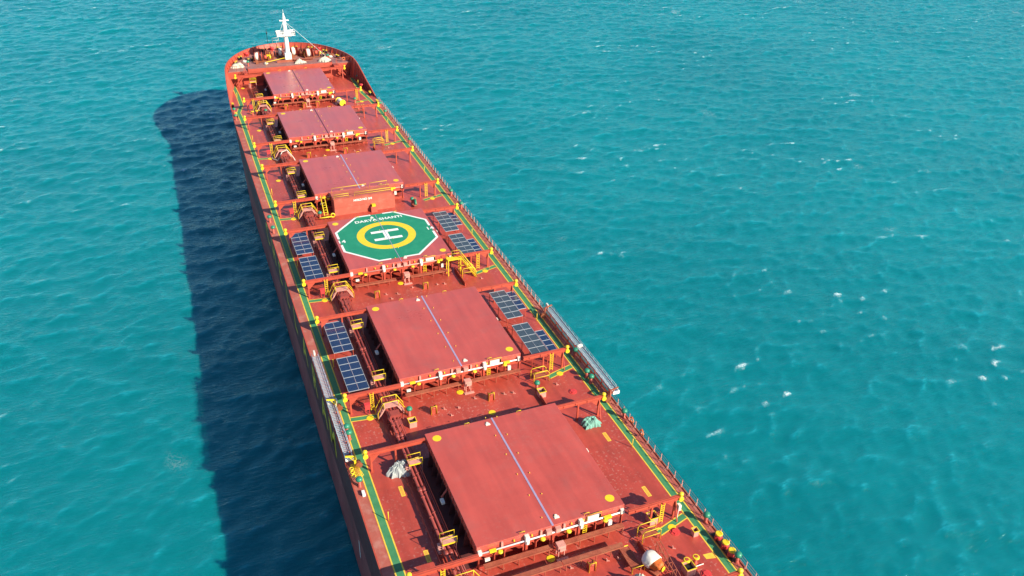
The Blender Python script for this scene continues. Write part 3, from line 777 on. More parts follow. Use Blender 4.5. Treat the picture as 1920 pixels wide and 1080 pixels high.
# starboard railing
def railing(pts, h=1.1, mat=PINK, step=1.42):
    m = MB(); wr = m; d = 0
    for a, b in zip(pts, pts[1:]):
        L_ = math.dist(a, b); k = max(1, round(L_ / step))
        for j in range(k):
            t = j / k; x = a[0] + (b[0] - a[0]) * t; y = a[1] + (b[1] - a[1]) * t; z = a[2] + (b[2] - a[2]) * t
            m.bar((x, y, z), (x, y, z + h), .07, .05); m.bar((x - .32 * (1 if x > 0 else -1), y, z), (x, y, z + h * .55), .04, .04)
        for f in (.36, .68, 1.0): wr.tube([(a[0], a[1], a[2] + h * f), (b[0], b[1], b[2] + h * f)], .016, 5)
    return m.build("railing", mat, ship)
railing([(16.02, -33, 0), (16.02, 36.5, 0)]); railing([(16.02, 57, 0), (16.02, 110, 0), (16.0, 140, 0), (15.9, 151, 0)])
m = MB()
for z in (.35, .7, 1.05):
    m.bar((15.75, 37, z), (15.75, 56, z), .07, .07); m.bar((-15.45, 37, z), (-15.45, 45.8, z), .05, .05)
for k in range(11): m.box(15.7, 15.8, 37 + 1.9 * k - .05, 37 + 1.9 * k + .05, 0, 1.3); m.bar((15.15, 37 + 1.9 * k, 0), (15.72, 37 + 1.9 * k, .9), .06, .06)
for k in range(6): m.box(-15.5, -15.4, 37 + 1.75 * k - .05, 37 + 1.75 * k + .05, 0, 1.2)
each("gangway_cradle", m, STEEL, ship, 'near')

# store built against the hatch between the third hatch and the helideck
m = MB(); m.box(-5.1, 4.7, 95.6, 98.4, 0, 2.95); m.box(-5.2, 4.8, 95.52, 98.5, 2.95, 3.03)
m.box(4.7, 5.2, 95.6, 96.6, 0, 2.4); m.box(.9, 1.9, 94.9, 95.6, 0, 1.0)
m.box(-5.0, 4.6, 95.55, 95.6, 1.4, 1.46)
store = m.build("deck_store", STORE, ship)
m = MB()
for (x0, x1) in ((-5.0, -2.6), (-1.6, 4.6)): rail_u(m, (x0, 95.7, 3.03), (x1, 95.7, 3.03), .75, .04); m.tube([(x0, 95.7, 3.4), (x1, 95.7, 3.4)], .03)
rail_u(m, (-4.9, 98.3, 3.03), (1.0, 98.3, 3.03), .8, .04); rail_u(m, (1.6, 98.3, 3.03), (4.6, 98.3, 3.03), .9, .04)
m.build("handrail", YEL, store)
for t, x in (("HOLD", -1.15), ("NO", .05), ("3/4", .95)):
    o = link("store_lettering", text_mesh("store_lettering", t, .5, WHT, .02), store, (x, 95.59, 2.35)); o.rotation_euler = (R(90), 0, 0)
m = MB(); m.box(1.1, 1.7, 94.95, 95.5, 1.0, 1.35); m.build("store_vent", YEL, store)
m = MB()
for dx in (0, .6): m.tube([(-7.0 + dx, 94.8, 0), (-7.0 + dx, 94.8, 1.2), (-7.0 + dx, 97.0, 3.2), (-7.0 + dx, 97.6, 3.2)], .06)
for k in range(7): m.box(-7.0, -6.4, 94.9 + .3 * k, 95.05 + .3 * k, .3 + .3 * k, .34 + .3 * k)
m.build("store_ladder", YEL, ship)
o = MB(); o.tube([(-5.65, 94.6 , .9 + 0)] , .1) if False else None
m = MB(); m.tube([(-5.7 + .32 * math.cos(a), 94.4, .8 + .32 * math.sin(a)) for a in [k * math.pi / 6 for k in range(12)]], .12, 8, True)
m.tube([(-7.9, 94.4, .6), (-6.0, 94.4, .6)], .1, 8); m.build("hose_reel", YEL, ship)

# foremast
fm = MB(); fm.lathe((.4, 177.5, 3.2), [(.62, 0), (.60, 1.2), (.56, 2.6), (.50, 5), (.43, 8.2), (.38, 9.6)], 20)
fm.box(-.35, 1.15, 176.7, 178.3, 3.2, 4.9)
mast = fm.build("foremast", WHT, ship)
m = MB(); x0, x1, z = -1.8, 2.6, 9.2; m.box(x0, x1, 176.4, 178.4, z, z + .08)
m.box(x0, x0 + .05, 176.4, 178.4, z + .08, z + .95); m.box(x1 - .05, x1, 176.4, 178.4, z + .08, z + .95); m.box(x0, x1, 178.36, 178.4, z + .08, z + .95)
for k in range(9): x = x0 + .03 + k * (x1 - x0 - .06) / 8; m.box(x - .03, x + .03, 176.4, 176.46, z + .08, z + 1.0)
m.box(x0, x1, 176.4, 176.45, z + .9, z + 1.0); m.box(x0, x1, 176.4, 176.45, z + .45, z + .52); m.box(-.9, 1.7, 176.8, 178, z - .3, z)
m.build("mast_platform", WHT, mast)
m = MB(); m.box(-.7, 1.5, 177.1, 177.9, 12.6, 12.75); m.lathe((.4, 177.5, 12.75), [(.42, 0), (.36, .6), (.2, 1.0), (.12, 1.6)], 12)
m.lathe((.4, 177.5, 14.3), [(.05, 0), (.04, .9)], 8); m.build("mast_top_light", WHT, mast)
m = MB(); m.tube([(.7, 177.3, 12.3), (9.4, 176.6, 3.6)], .035, 5); m.tube([(.1, 177.3, 12.3), (-3.6, 178.2, 3.6)], .015, 5); m.tube([(.7, 177.6, 12.3), (2.8, 186, 4.6)], .02, 5); m.tube([(.1, 177.2, 12.3), (-1.1, 176.6, 10.1)], .03, 5); m.tube([(.7, 177.2, 12.3), (1.9, 176.6, 10.1)], .03, 5)
m.build("mast_stays", WHT, mast)
# flagstaff and bow roller at the stem
m = MB(); m.tube([(-2.9, 188.0, 4.8), (-2.9, 188.0, 8.4)], .05, 6); m.lathe((-2.9, 188, 7.3), [(.12, -.3), (.16, 0), (.12, .3)], 8); m.build("jackstaff", BLK, ship)
m = MB(); rail_u(m, (-1.8, 187.5, 4.6), (-.2, 187.5, 4.6), 1.5, .05); m.tube([(-1.8, 187.5, 5.5), (-.2, 187.5, 5.5)], .04); m.build("bow_lookout_rail", CREAM, ship)

# bitts, fairleads and rollers on the forecastle and along the side
bt = MB(); bt.box(-.75, .75, -.3, .3, 0, .08)
for x in (-.42, .42): bt.lathe((x, 0, .08), [(.2, 0), (.2, .62)], 12)
BT = bt.mesh("mooring_bitts", BLK)
bc = MB()
for x in (-.42, .42): bc.lathe((x, 0, .7), [(.27, 0), (.27, .08)], 14)
BC = bc.mesh("bitt_cap", YEL)
for x, y, z, rz in ((-8.5, 178.6, 3.2, .3), (-10.6, 181.0, 3.2, .8), (3.4, 186.2, 3.2, 0), (7.0, 184.6, 3.2, -.4), (10.0, 180.8, 3.2, -.8), (8.7, 178.2, 3.2, 0), (12.1, 175.6, 3.2, -1.2),
                    (-4.2, 186.2, 3.2, 0), (-12.0, 177.0, 3.2, 1.2), (-15.35, 156.0, 0, 1.57), (-15.3, 149.6, 0, 1.57), (15.2, 148.6, 0, 1.57), (15.1, 155.0, 0, 1.5), (-.4, 186.8, 3.2, 0)):
    o = link("mooring_bitts", BT, ship, (x, y, z), rz); link("bitt_cap", BC, o)
ff = MB(); ff.lathe((0, 0, 0), [(.42, 0), (.42, .5), (.5, .55), (.5, .75), (.3, .85)], 14); ff.box(-.5, .5, -.4, .4, 0, .1); FF = ff.mesh("fairlead_roller", REDH)
for x, y in ((-8.8, 183.6), (9.0, 183.4), (-2.2, 187.0), (14.5, 161.0)): link("fairlead_roller", FF, ship, (x, y, 3.2 if y > 171 else 0))
m = MB(); m.box(-2.6, 6.0, 175.6, 175.75, 3.2, 3.75); m.box(1.4, 6.6, 175.1, 175.6, 3.7, 3.78); m.build("chain_guard", RUST, ship)
m = MB(); m.bar((-5.2, 174.6, 3.9), (.0, 177.2, 3.9), .1, .1); m.bar((-5.2, 174.6, 3.9), (-5.2, 174.6, 3.2), .08); m.bar((0, 177.2, 3.9), (0, 177.2, 3.2), .08); m.build("guard_bar", YEL, ship)
m = MB()
for x, yb_ in ((13.2, 171.9), (11.2, 171.9)): m.tube([(x, yb_, 3.2), (x, yb_, 4.3)], .04)
m.tube([(10.6, 171.9, 4.3), (14.4, 171.9, 4.3)], .04); m.tube([(10.6, 171.9, 3.8), (14.4, 171.9, 3.8)], .03); m.tube([(-14.2, 171.9, 4.3), (-10.6, 171.9, 4.3)], .04)
for x in (-14.2, -12.4, -10.6): m.tube([(x, 171.9, 3.2), (x, 171.9, 4.3)], .04)
m.build("forecastle_railing", STEEL, ship)
# chain stoppers / small clutter plates at the stem
m = MB()
for x in (-1.3, 1.6): m.box(x - .4, x + .4, 182.4, 184.6, 3.2, 3.7); m.box(x - .2, x + .2, 181.2, 182.4, 3.2, 3.5)
m.build("chain_stopper", BROWN, ship)

# ------------------------------------------------------------------ hatch covers
ORD = ["foremost, narrow red hatch cover just behind the forecastle", "red hatch cover second from the bow, dark centre joint",
       "third red hatch cover from the bow, directly ahead of the helideck",
       "red hatch cover painted with the green octagon helicopter landing area",
       "red hatch cover between the helideck and the nearest hatch cover", "nearest and largest red hatch cover, lilac centre joint, white pipe along its aft edge"]
for i, (ya, yb, hw) in enumerate(BAYS[:6]):
    yc = (ya + yb) / 2; hl = (ya - yb) / 2
    t = thing("hatch_cover", ORD[i], "hatch cover", (0, yc, 2.02), 0, "steel hatch covers along the ship's deck")
    for s in (-1, 1):
        m = MB(); x0, x1 = sorted((s * .04, s * hw)); m.box(x0, x1, -hl, hl, .1, .88)
        m.box(x0, x1, -hl - .03, hl + .03, 0, .1)
        if s < 0:
            for k in range(int(2 * hl / .9)): m.box(-hw - .10, -hw, -hl + .4 + .9 * k, -hl + .46 + .9 * k, .05, .80)
        o = m.build("cover_panel", COVER, t)
        if True:
            bev = o.modifiers.new("bevel", 'BEVEL'); bev.width = .03; bev.segments = 2
    jw = .04 if i == 3 else .10; m = MB(); m.box(-jw, jw, -hl, hl, .86, .905); m.build("centre_joint", LILAC if i in (2, 4, 5) else DARKJ if i != 3 else LILAC, t)
    # bolts in pairs along the joint
    m = MB(); k = -hl + 1.0
    while k < hl:
        for x in (-.62, .62): m.lathe((x, k + (.25 if x < 0 else 0), .88), [(.055, 0), (.055, .09), (.03, .12)], 8)
        k += 3.1
    each("bolt", m, YELLINE, t, 'near')
    m = MB(); m.lathe((-hw + 1.05, hl - 1.1, .88), [(.47, 0), (.47, .012)], 24, smooth=False); m.lathe((hw - 1.0, -hl + 1.25, .88), [(.47, 0), (.47, .012)], 24, smooth=False)
    each("yellow_disc", m, YEL, t)
    m = MB()
    for x, y in ((-.75, hl - .9), (.75, -hl + .8)): m.box(x - .25, x + .25, y - .12, y + .12, .88, .96); m.lathe((x, y + .2, .88), [(.15, 0), (.15, .1)], 8)
    each("lashing_fitting", m, CREAM, t, 'near')
    m = MB()
    for x, y in ((-3.1, -hl + .12), (3.6, -hl + .12), (-2.9, hl - .12), (3.2, hl - .12)): m.tube([(x - .25, y, .88), (x - .25, y, 1.1), (x + .25, y, 1.1), (x + .25, y, .88)], .035)
    each("grab_handle", m, YEL, t)
    # aft face: brackets, white hydraulic pipe, cleats, sign
    yf = -hl - .03
    m = MB(); m.tube([(-hw + .3, yf - .2, .18), (hw - .6, yf - .2, .18)], .085, 8)
    m.build("hydraulic_pipe", WHT if i > 3 else PINK, t)
    m = MB()
    for x in (-2.75, 2.85):
        m.box(x - .2, x + .2, yf - .42, yf, -.1, .8); m.box(x - .12, x + .12, yf - .52, yf - .42, -.1, .3)
    for x in (-hw + .25, hw - .3): m.box(x - .18, x + .18, yf - .3, yf, 0, .5)
    each("pipe_bracket", m, CREAM, t, 'near')
    m = MB()
    for x in (-5.2, -1.25, 1.15, 4.9): m.box(x - .1, x + .1, yf - .16, yf, .05, .8)
    for x in (-.5, .45): m.box(x - .27, x + .27, yf - .4, yf, .2, .7)
    each("stiffener", m, PINK, t)
    m = MB()
    for x in (-5.5, -1.2, 1.5, 5.4): m.lathe((x, yf - .42, -.08), [(.26, 0), (.26, .1), (.15, .16)], 12)
    m.box(-6.5, -5.85, yf - .4, yf - .1, .1, .3); m.box(5.3, 6.1, yf - .45, yf - .15, .1, .32)
    for x in (-4.0, -2.2, 1.9, 3.2): m.lathe((x, yf - .12, .4), [(.07, 0), (.07, .25)], 8)
    each("cleat", m, YEL, t, 'near')
    m = MB(); m.box(3.6, 5.0, yf - .16, yf - .04, .3, .78); m.build("sign_plate", CREAM, t)
    m = MB(); m.tube([(3.55, yf - .1, .15), (3.55, yf - .1, 1.02), (5.05, yf - .1, 1.02), (5.05, yf - .1, .15)], .03); m.build("sign_frame", YEL, t)
    # drive arm hanging out to port at mid length
    m = MB(); m.bar((-hw, .3, .3), (-hw - .75, .0, -.35), .16, .12); o = m.build("drive_arm", STEEL, t)
    m = MB(); m.box(-hw - .95, -hw - .6, -.75, -.1, -.6, -.35); m.build("arm_plate", CREAM, o)
    m = MB(); m.box(hw, hw + .35, .2, .7, .1, .4); m.build("side_lug", CREAM, t)
    if i == 3:
        z = .885
        oc = [(3.1, 7.62), (7.3, 3.2), (7.3, -3.2), (3.1, -7.62), (-3.1, -7.62), (-7.3, -3.2), (-7.3, 3.2), (-3.1, 7.62)]
        g = MB(); g.add([(x * .985, y * .985 + .7, z) for x, y in oc], [tuple(range(8))[::-1]]); hd = g.build("helideck_octagon", HGRN, t)
        w = MB()
        cuts = {1: (0.36, 0.64), 5: (.36, .64), 3: (.33, .5), 7: (.33, .72)}
        for k in range(8):
            a, b = Vector(oc[k]), Vector(oc[(k + 1) % 8]); ai, bi = a * .955, b * .955
            segs = [(0, 1)]
            if k in (1, 5): segs = [(0, .34), (.66, 1)]
            if k in (3, 7): segs = [(0, .37), (.70, 1)]
            for u, v in segs:
                p = [a.lerp(b, u), a.lerp(b, v), ai.lerp(bi, v), ai.lerp(bi, u)]
                w.add([(q.x, q.y + .7, z + .004) for q in p], [(3, 2, 1, 0)])
        each("border_line", w, WHT, hd)
        w = MB(); N = 64
        for k in range(N):
            a, b = 2 * math.pi * k / N, 2 * math.pi * (k + 1) / N
            w.add([(r * math.cos(q), r * math.sin(q) + .75, z + .004) for q, r in ((a, 4.5), (b, 4.5), (b, 3.35), (a, 3.35))], [(3, 2, 1, 0)])
        w.build("yellow_ring", YEL, hd)
        w = MB()
        for x0, x1, y0, y1 in ((-2.12, 2.2, .98, 1.65), (-2.12, 2.2, -1.45, -.78)): w.add([(x0, y0 + .72, z + .008), (x1, y0 + .72, z + .008), (x1, y1 + .72, z + .008), (x0, y1 + .72, z + .008)], [(0, 1, 2, 3)])
        w.add([(-.38, -.06, z + .008), (.38, -.06, z + .008), (.38, 1.70, z + .008), (-.38, 1.70, z + .008)], [(0, 1, 2, 3)])
        w.build("letter_h", WHT, hd)
        o = link("ship_name", text_mesh("ship_name", "DARYA SHANTI", 1.02, WHT, .035, 1.08), hd, (.15, 6.3, z + .006)); o["label"] = "white ship name DARYA SHANTI"
        for x, y, rz in ((-7.0, .7, 0), (7.0, .7, 0)):
            link("border_number", text_mesh("border_number", "14", 1.25, WHT, .03), hd, (x * .99, y, z + .006), rz)
        for x, y in ((.95, -6.75), (-.9, 8.15)):
            w = MB(); w.lathe((x, y, z), [(.2, 0), (.2, .02)], 12); w.build("border_mark", CREAM, hd)
        w = MB()
        for sx in (-1, 1):
            for yy in (2.6, -1.4): w.lathe((sx * .5, yy, z), [(.12, 0), (.12, .01)], 10)
each("bolt_cap", w, CAPG, hd)

# ------------------------------------------------------------------ solar arrays
def solar(cols, rows, w, l, z, tilt=0.0, glass=None):
    t = thing("solar_array", "x", "solar panel")
    cw, rl = w / cols, l / rows
    def tz(x): return z + tilt * x
    f = MB()
    for c in range(cols + 1): x = -w / 2 + c * cw; f.bar((x, -l / 2, tz(x)), (x, l / 2, tz(x)), .045, .06)
    for r in range(rows + 1):
        y = -l / 2 + r * rl; f.bar((-w / 2, y, tz(-w / 2) + .003), (w / 2, y, tz(w / 2) + .003), .055, .066)
    f.build("frame", GALV, t)
    for c in range(cols):
        for r in range(rows):
            x0, x1 = -w / 2 + c * cw + .04, -w / 2 + (c + 1) * cw - .04; y0, y1 = -l / 2 + r * rl + .05, -l / 2 + (r + 1) * rl - .05
            m = MB(); m.add([(x0, y0, tz(x0)), (x1, y0, tz(x1)), (x1, y1, tz(x1)), (x0, y1, tz(x0)), (x0, y0, tz(x0) - .03), (x1, y0, tz(x1) - .03), (x1, y1, tz(x1) - .03), (x0, y1, tz(x0) - .03)],
                            [(0, 1, 2, 3), (7, 6, 5, 4), (0, 4, 5, 1), (1, 5, 6, 2), (2, 6, 7, 3), (3, 7, 4, 0)])
            m.build("solar_panel", glass or SOLAR, t)
    s = MB()
    for x in (-w / 2 + .05, w / 2 - .05):
        for y in (-l / 2 + .05, 0, l / 2 - .05): s.box(x - .035, x + .035, y - .035, y + .035, 0, tz(x) - .03)
    each("support_leg", s, STEEL, t)
    return t
G = "solar panel arrays beside the hatches"
a = solar(2, 5, 2.45, 6.9, 1.5)
a.location = (-12.35, 85.05, 0); tag(a, "blue solar array left of the helideck, the farther of that pair", "solar panel", G)
dup(a, (-12.3, 76.95, 0), 0, "blue solar array left of the helideck, the nearer of that pair")
dup(a, (-12.25, 58.3, 0), 0, "blue solar array left of the hatch behind the helideck, the farther of that pair")
dup(a, (-12.2, 50.1, 0), 0, "blue solar array on the port deck, the one nearest the port gangway")
b = solar(2, 5, 2.2, 6.9, 2.0, 0.0, SKYGREY)
b.location = (10.52, 84.0, 0); tag(b, "grey raised solar array right of the helideck, the farther of that pair", "solar panel", G)
dup(b, (10.5, 75.75, 0), 0, "grey raised solar array right of the helideck, the nearer one behind the yellow stairs")
dup(b, (10.55, 57.55, 0), 0, "grey raised solar array right of the hatch behind the helideck, the farther of that pair")
dup(b, (10.5, 48.95, 0), 0, "grey raised solar array nearest the starboard gangway")
c = solar(1, 4, 1.1, 4.6, 1.3)
c.location = (12.62, 85.7, 0); tag(c, "narrow blue solar strip by the right walkway, farthest of the four", "solar panel", G)
dup(c, (12.62, 75.8, 0), 0, "narrow blue solar strip outboard of the array behind the yellow stairs")
dup(c, (12.7, 59.0, 0), 0, "narrow blue solar strip by the right walkway third from the bow")
dup(c, (12.7, 48.75, 0), 0, "narrow blue solar strip by the right walkway, nearest of the four")

# ------------------------------------------------------------------ gangways
def gangway(side):
    t = thing("gangway", "x", "gangway"); Ln = 19.2
    s = MB()
    for x in (-.38, .38):
        for a_, b_ in ((-Ln / 2, -.5), (.1, Ln / 2)): s.box(x - .04, x + .04, a_, b_, .9, 1.15)
    m = s; k = -Ln / 2 + .2
    while k < Ln / 2 - .1:
        if not -.5 < k < .1: m.box(-.34, .34, k - .09, k + .09, 1.02, 1.06)
        k += .30
    m.build("steps_and_stringers", GALV, t)
    m = MB(); m.box(-.42, .42, -Ln / 2 - .75, -Ln / 2, .85, .95); m.box(-.42, .42, -Ln / 2 - .78, -Ln / 2 - .72, .85, 1.3); m.box(-.42, -.36, -Ln / 2 - .75, -Ln / 2, .95, 1.25); m.box(.36, .42, -Ln / 2 - .75, -Ln / 2, .95, 1.25)
    m.build("end_platform", WHT, t)
    m = MB()
    for x in (-.44, .44):
        m.tube([(x, -Ln / 2, 1.42), (x, Ln / 2, 1.42)], .03)
        k = -Ln / 2
        while k < Ln / 2: m.tube([(x, k, 1.1), (x, k + .5, 1.42)], .022, 4); k += 1.2
    m.build("handrail", GALV, t)
    m = MB(); m.lathe((0, -.2, 1.0), [(.3, -.4), (.3, .4)], 12, 'x'); m.box(-.1, .1, Ln / 2, Ln / 2 + .6, .9, 1.4); each("turntable", m, CREAM, t)
    return t
g1 = gangway(1); g1.location = (-15.68, 46.5, -.15); tag(g1, "grey aluminium gangway stowed along the port edge, left of the walkway", "gangway", "stowed gangways")
dup(g1, (16.35, 46.6, 0), 0, "grey aluminium gangway stowed outboard of the starboard rail over the sea")
# davits and wires at the gangways
def davit(x, y, s, label):
    t = thing("gangway_davit", label, "davit", (x, y, 0), 0, "davits at the gangway ends")
    m = MB(); m.box(-.1, .1, -.1, .1, 0, 1.7); m.bar((0, 0, 1.65), (s * 1.0, 0, 1.9), .14, .14); m.bar((0, 0, .9), (s * .6, 0, 1.8), .08, .08); m.build("davit_arm", YEL if s < 0 else RUST, t)
    m = MB(); m.lathe((-s * .35, 0, .55), [(.28, -.3), (.28, .3)], 12, 'y'); m.lathe((-s * .35, 0, .55), [(.38, -.34), (.38, -.3)], 12, 'y'); m.build("wire_drum", BROWN, t)
davit(-15.2, 35.6, -1, "yellow davit by the near end of the port gangway"); davit(15.5, 55.4, 1, "brown davit at the far end of the starboard gangway")
davit(15.5, 36.2, 1, "brown davit at the near end of the starboard gangway"); davit(-15.2, 45.6, -1, "yellow davit halfway along the port gangway")
m = MB()
for k in range(7): m.tube([(-15.5 + .13 * k, 33.2 + .1 * k, .4), (-15.7 + .1 * k, 35.8, .5)], .03, 5)
for k in range(3): m.tube([(-15.75 + .2 * math.cos(q), 33.9 + .55 * k + .2 * math.sin(q), .6) for q in [j * math.pi / 5 for j in range(10)]], .06, 6, True)
tag(m.build("hauling_wires", YEL), "tangle of yellow wires and rings aft of the port gangway", "wires")

# ------------------------------------------------------------------ canvas covered bundles
def bundle(name, loc, size, mat, label, seed, cat="canvas bundle", group=None, rz=0):
    """crumpled canvas over machinery: closed lump with folds, flat underside"""
    rr = np.random.default_rng(seed); m = MB(); nu, nv = 52, 18
    lumps = [(rr.uniform(-.55, .55), rr.uniform(-.5, .5), rr.uniform(.35, .6), rr.uniform(.5, 1)) for _ in range(5)]
    ph = rr.uniform(0, 6.28, 6); vs = []
    for j in range(nv):
        v = j / (nv - 1)
        for i in range(nu):
            a = 2 * math.pi * i / nu
            edge = 1 + .16 * math.sin(3 * a + ph[0]) + .10 * math.sin(5 * a + ph[1]) + .07 * math.sin(9 * a + ph[2])
            r = edge * math.cos(v * math.pi / 2) ** .8 * (1 + (.10 * math.sin(11 * a + ph[5]) + .07 * math.sin(17 * a + ph[1])) * (1 - v))
            x, y = r * math.cos(a), r * math.sin(a)
            h = max([w * math.exp(-((x - cx_) ** 2 + (y - cy_) ** 2) / q ** 2) for cx_, cy_, q, w in lumps])
            z = (1 - (1 - v) ** 2.6) * (.38 + .72 * h) + .05 * math.sin(8 * a + 7 * v + ph[3]) * v * (1 - v) * 4 + (.10 * math.sin(13 * x + 9 * y + ph[4]) + .07 * abs(math.sin(10 * y - 12 * x + ph[0]))) * v
            vs.append((x * size[0] / 2, y * size[1] / 2, max(0, z) * size[2] + (.02 if j else 0)))
    fs = [(j * nu + i, j * nu + (i + 1) % nu, (j + 1) * nu + (i + 1) % nu, (j + 1) * nu + i) for j in range(nv - 1) for i in range(nu)]
    fs.append(tuple(range(nu))[::-1]); fs.append(tuple((nv - 1) * nu + i for i in range(nu)))
    m.add(vs, fs)
    o = m.build(name, mat, None, loc); o.rotation_euler.z = rz
    return tag(o, label, cat, group)
bundle("canvas_bundle", (-11.0, 33.3, 0), (2.4, 1.7, 1.5), CANVG, "pale grey canvas bundle on the port deck beside the pipes", 4)
bundle("canvas_bundle", (11.5, 33.2, 0), (2.1, 1.4, 1.0), CANVT, "pale green canvas bundle on the starboard deck beside the nearest hatch", 9, rz=-.3)
bundle("canvas_bundle", (5.3, 11.3, 0), (2.3, 2.0, 1.6), CANVC, "crumpled cream canvas bundle cut by the bottom edge of the photo", 14)
bundle("canvas_bundle", (-12.0, 174.6, 3.2), (2.6, 1.6, 1.1), CANVC, "white canvas bundle at the port end of the forecastle edge", 21)
bundle("canvas_bundle", (2.6, 174.0, 3.2), (2.4, 1.1, .9), CANVC, "white canvas bundle on the forecastle just right of the mast foot", 22)
bundle("canvas_bundle", (8.6, 173.6, 3.2), (2.8, 1.4, 1.1), CANVC, "wide white canvas bundle on the starboard side of the forecastle", 23)

# the wrapped crane drum at the bottom right
t = thing("wrapped_drum", "large drum machine wrapped in white canvas and orange cloth", "drum", (7.75, 12.9, 0), R(62))
def wrinkle(prof, n, amp, freq, ph, cut=None):
    q = MB(); vs = []
    for j, (r, h) in enumerate(prof):
        for k in range(n):
            a = 2 * math.pi * k / n; rr = r * (1 + amp * math.sin(freq * a + ph + j * 1.3) + amp * .6 * math.sin(freq * 2.3 * a + j))
            hh = h + (cut * (math.cos(a - .6)) if cut and j == len(prof) - 1 else 0)
            vs.append((-.2 + hh, rr * math.sin(a), 1.35 + rr * math.cos(a)))
    fs = [(j * n + k, j * n + (k + 1) % n, (j + 1) * n + (k + 1) % n, (j + 1) * n + k) for j in range(len(prof) - 1) for k in range(n)]
    fs += [tuple(range(n))[::-1], tuple((len(prof) - 1) * n + k for k in range(n))]
    q.add(vs, fs, True); return q
wrinkle([(.4, -1.05), (.85, -.85), (1.08, -.5), (1.12, -.1), (1.06, .3), (1.0, .7)], 36, .035, 5, 0, .35).build("white_wrap", CREAM, t)
wrinkle([(.8, .3), (.94, .6), (.78, .85), (.88, 1.0), (.6, 1.3), (.66, 1.45), (.38, 1.75)], 36, .06, 4, 1).build("orange_wrap", ORG, t)
m = MB(); m.box(-1.2, 1.4, -.8, .8, 0, .35); m.box(-.6, .9, -.5, .5, .35, .8); m.build("drum_base", RUST, t)
m = MB(); m.lathe((1.65, 0, 1.2), [(.36, 0), (.36, .14)], 16, 'x'); m.build("hand_wheel", YEL, t)
t.rotation_euler.z = R(-66); t.scale = (.74, .74, .74)
# steel lattice walkway behind it and the grating ramp in front of it
m = MB()
for y in (10.4, 13.8): pass
for x in (8.95, 9.35):
    m.bar((x, 10.3, .9), (x, 14.3, 1.6), .06, .06); m.bar((x, 10.3, .1), (x, 14.3, .6), .06, .06)
for k in range(6):
    y = 10.4 + .76 * k; m.bar((8.95, y, .9 + .175 * (y - 10.3)), (9.35, y, .9 + .175 * (y - 10.3)), .05); m.bar((8.95, y, 0), (8.95, y, .9 + .175 * (y - 10.3)), .05); m.bar((9.35, y, 0), (9.35, y, .9 + .175 * (y - 10.3)), .05)
m.build("lattice_walkway", RUST, ship)
m = MB()
for k in range(16): m.box(5.75, 6.65, 13.0 + .16 * k, 13.1 + .16 * k, .55, .6)
m.box(5.7, 5.76, 12.9, 15.6, .45, .62); m.box(6.64, 6.7, 12.9, 15.6, .45, .62)
for x in (5.73, 6.67):
    for y in (13.0, 15.4): m.box(x - .04, x + .04, y - .04, y + .04, 0, .5)
gr = m.build("grating_ramp", RUST, ship)
m = MB(); rail_u(m, (5.7, 12.85, 0), (7.0, 12.85, 0), .8); m.tube([(5.7, 15.6, .6), (6.7, 15.6, .6)], .05); m.build("ramp_rail", YEL, gr)

# yellow gantry steps over the beam beside the helideck
t = thing("boarding_steps", "bright yellow steel steps and platform beside the helideck's near right corner", "steps", (7.6, 70.9, 0))
m = MB(); m.box(-1.1, 1.0, -.45, .55, 2.55, 2.65)
for x in (-1.0, .9):
    for y in (-.4, .5): m.box(x - .05, x + .05, y - .05, y + .05, 0, 2.55)
m.build("platform", YEL, t)
m = MB()
for y in (-.4, .45): m.bar((1.0, y, 2.6), (2.75, y - 1.6, .05), .08, .24)
for k in range(8):
    f_ = (k + .5) / 8; m.box(1.0 + 1.75 * f_ - .14, 1.0 + 1.75 * f_ + .14, -.4 - 1.6 * f_, .45 - 1.6 * f_, 2.6 - 2.5 * f_, 2.64 - 2.5 * f_)
m.build("stair_flight", YEL, t)
m = MB(); rail_u(m, (-.2, .5, 2.6), (1.0, .5, 2.6), 1.0); m.tube([(-.2, .5, 3.1), (1.0, .5, 3.1)], .035); rail_u(m, (-1.1, -.45, 2.6), (-1.1, .5, 2.6), .6)
for y in (-.4, .45):
    m.tube([(1.0, y, 3.6), (2.75, y - 1.6, 1.05), (2.75, y - 1.6, .05)], .05); m.tube([(1.0, y, 3.1), (2.75, y - 1.6, .55)], .03); m.tube([(1.9, y - .82, 1.3), (1.9, y - .82, 2.3)], .03)
m.build("handrail", YEL, t)

# small open-topped bins, yellow topped drums by the rail, other loose things
def bin_(loc, w, h, label):
    t = thing("deck_bin", label, "bin", loc, 0, "yellow rimmed open bins on deck")
    m = MB(); m.box(-w, w, -w, -w + .04, 0, h); m.box(-w, w, w - .04, w, 0, h); m.box(-w, -w + .04, -w + .04, w - .04, 0, h); m.box(w - .04, w, -w + .04, w - .04, 0, h); m.box(-w + .04, w - .04, -w + .04, w - .04, 0, .05)
    m.build("bin_body", PINK, t)
    m = MB(); m.box(-w + .05, w - .05, -w + .05, w - .05, .05, h * .72); m.build("bin_contents", BLK, t)
    m = MB(); e = .05
    m.box(-w - e, w + e, -w - e, -w + .02, h, h + .06); m.box(-w - e, w + e, w - .02, w + e, h, h + .06); m.box(-w - e, -w + .02, -w + .02, w - .02, h, h + .06); m.box(w - .02, w + e, -w + .02, w - .02, h, h + .06)
    m.build("bin_rim", YEL, t)
bin_((13.8, 14.9, 0), .27, .7, "small yellow rimmed bin on the starboard walkway edge"); bin_((10.75, 11.2, 0), .48, .9, "large yellow rimmed bin cut by the bottom of the photo beside the twin yellow vents")
bin_((10.7, 17.9, 0), .45, .85, "yellow rimmed bin under the nearest starboard rail beam"); bin_((8.3, 40.0, 0), .42, .8, "yellow rimmed bin beside the green vent, right end of the cross deck")
bin_((-7.65, 40.1, 0), .42, .8, "yellow rimmed bin beside the green vent, left end of the cross deck")
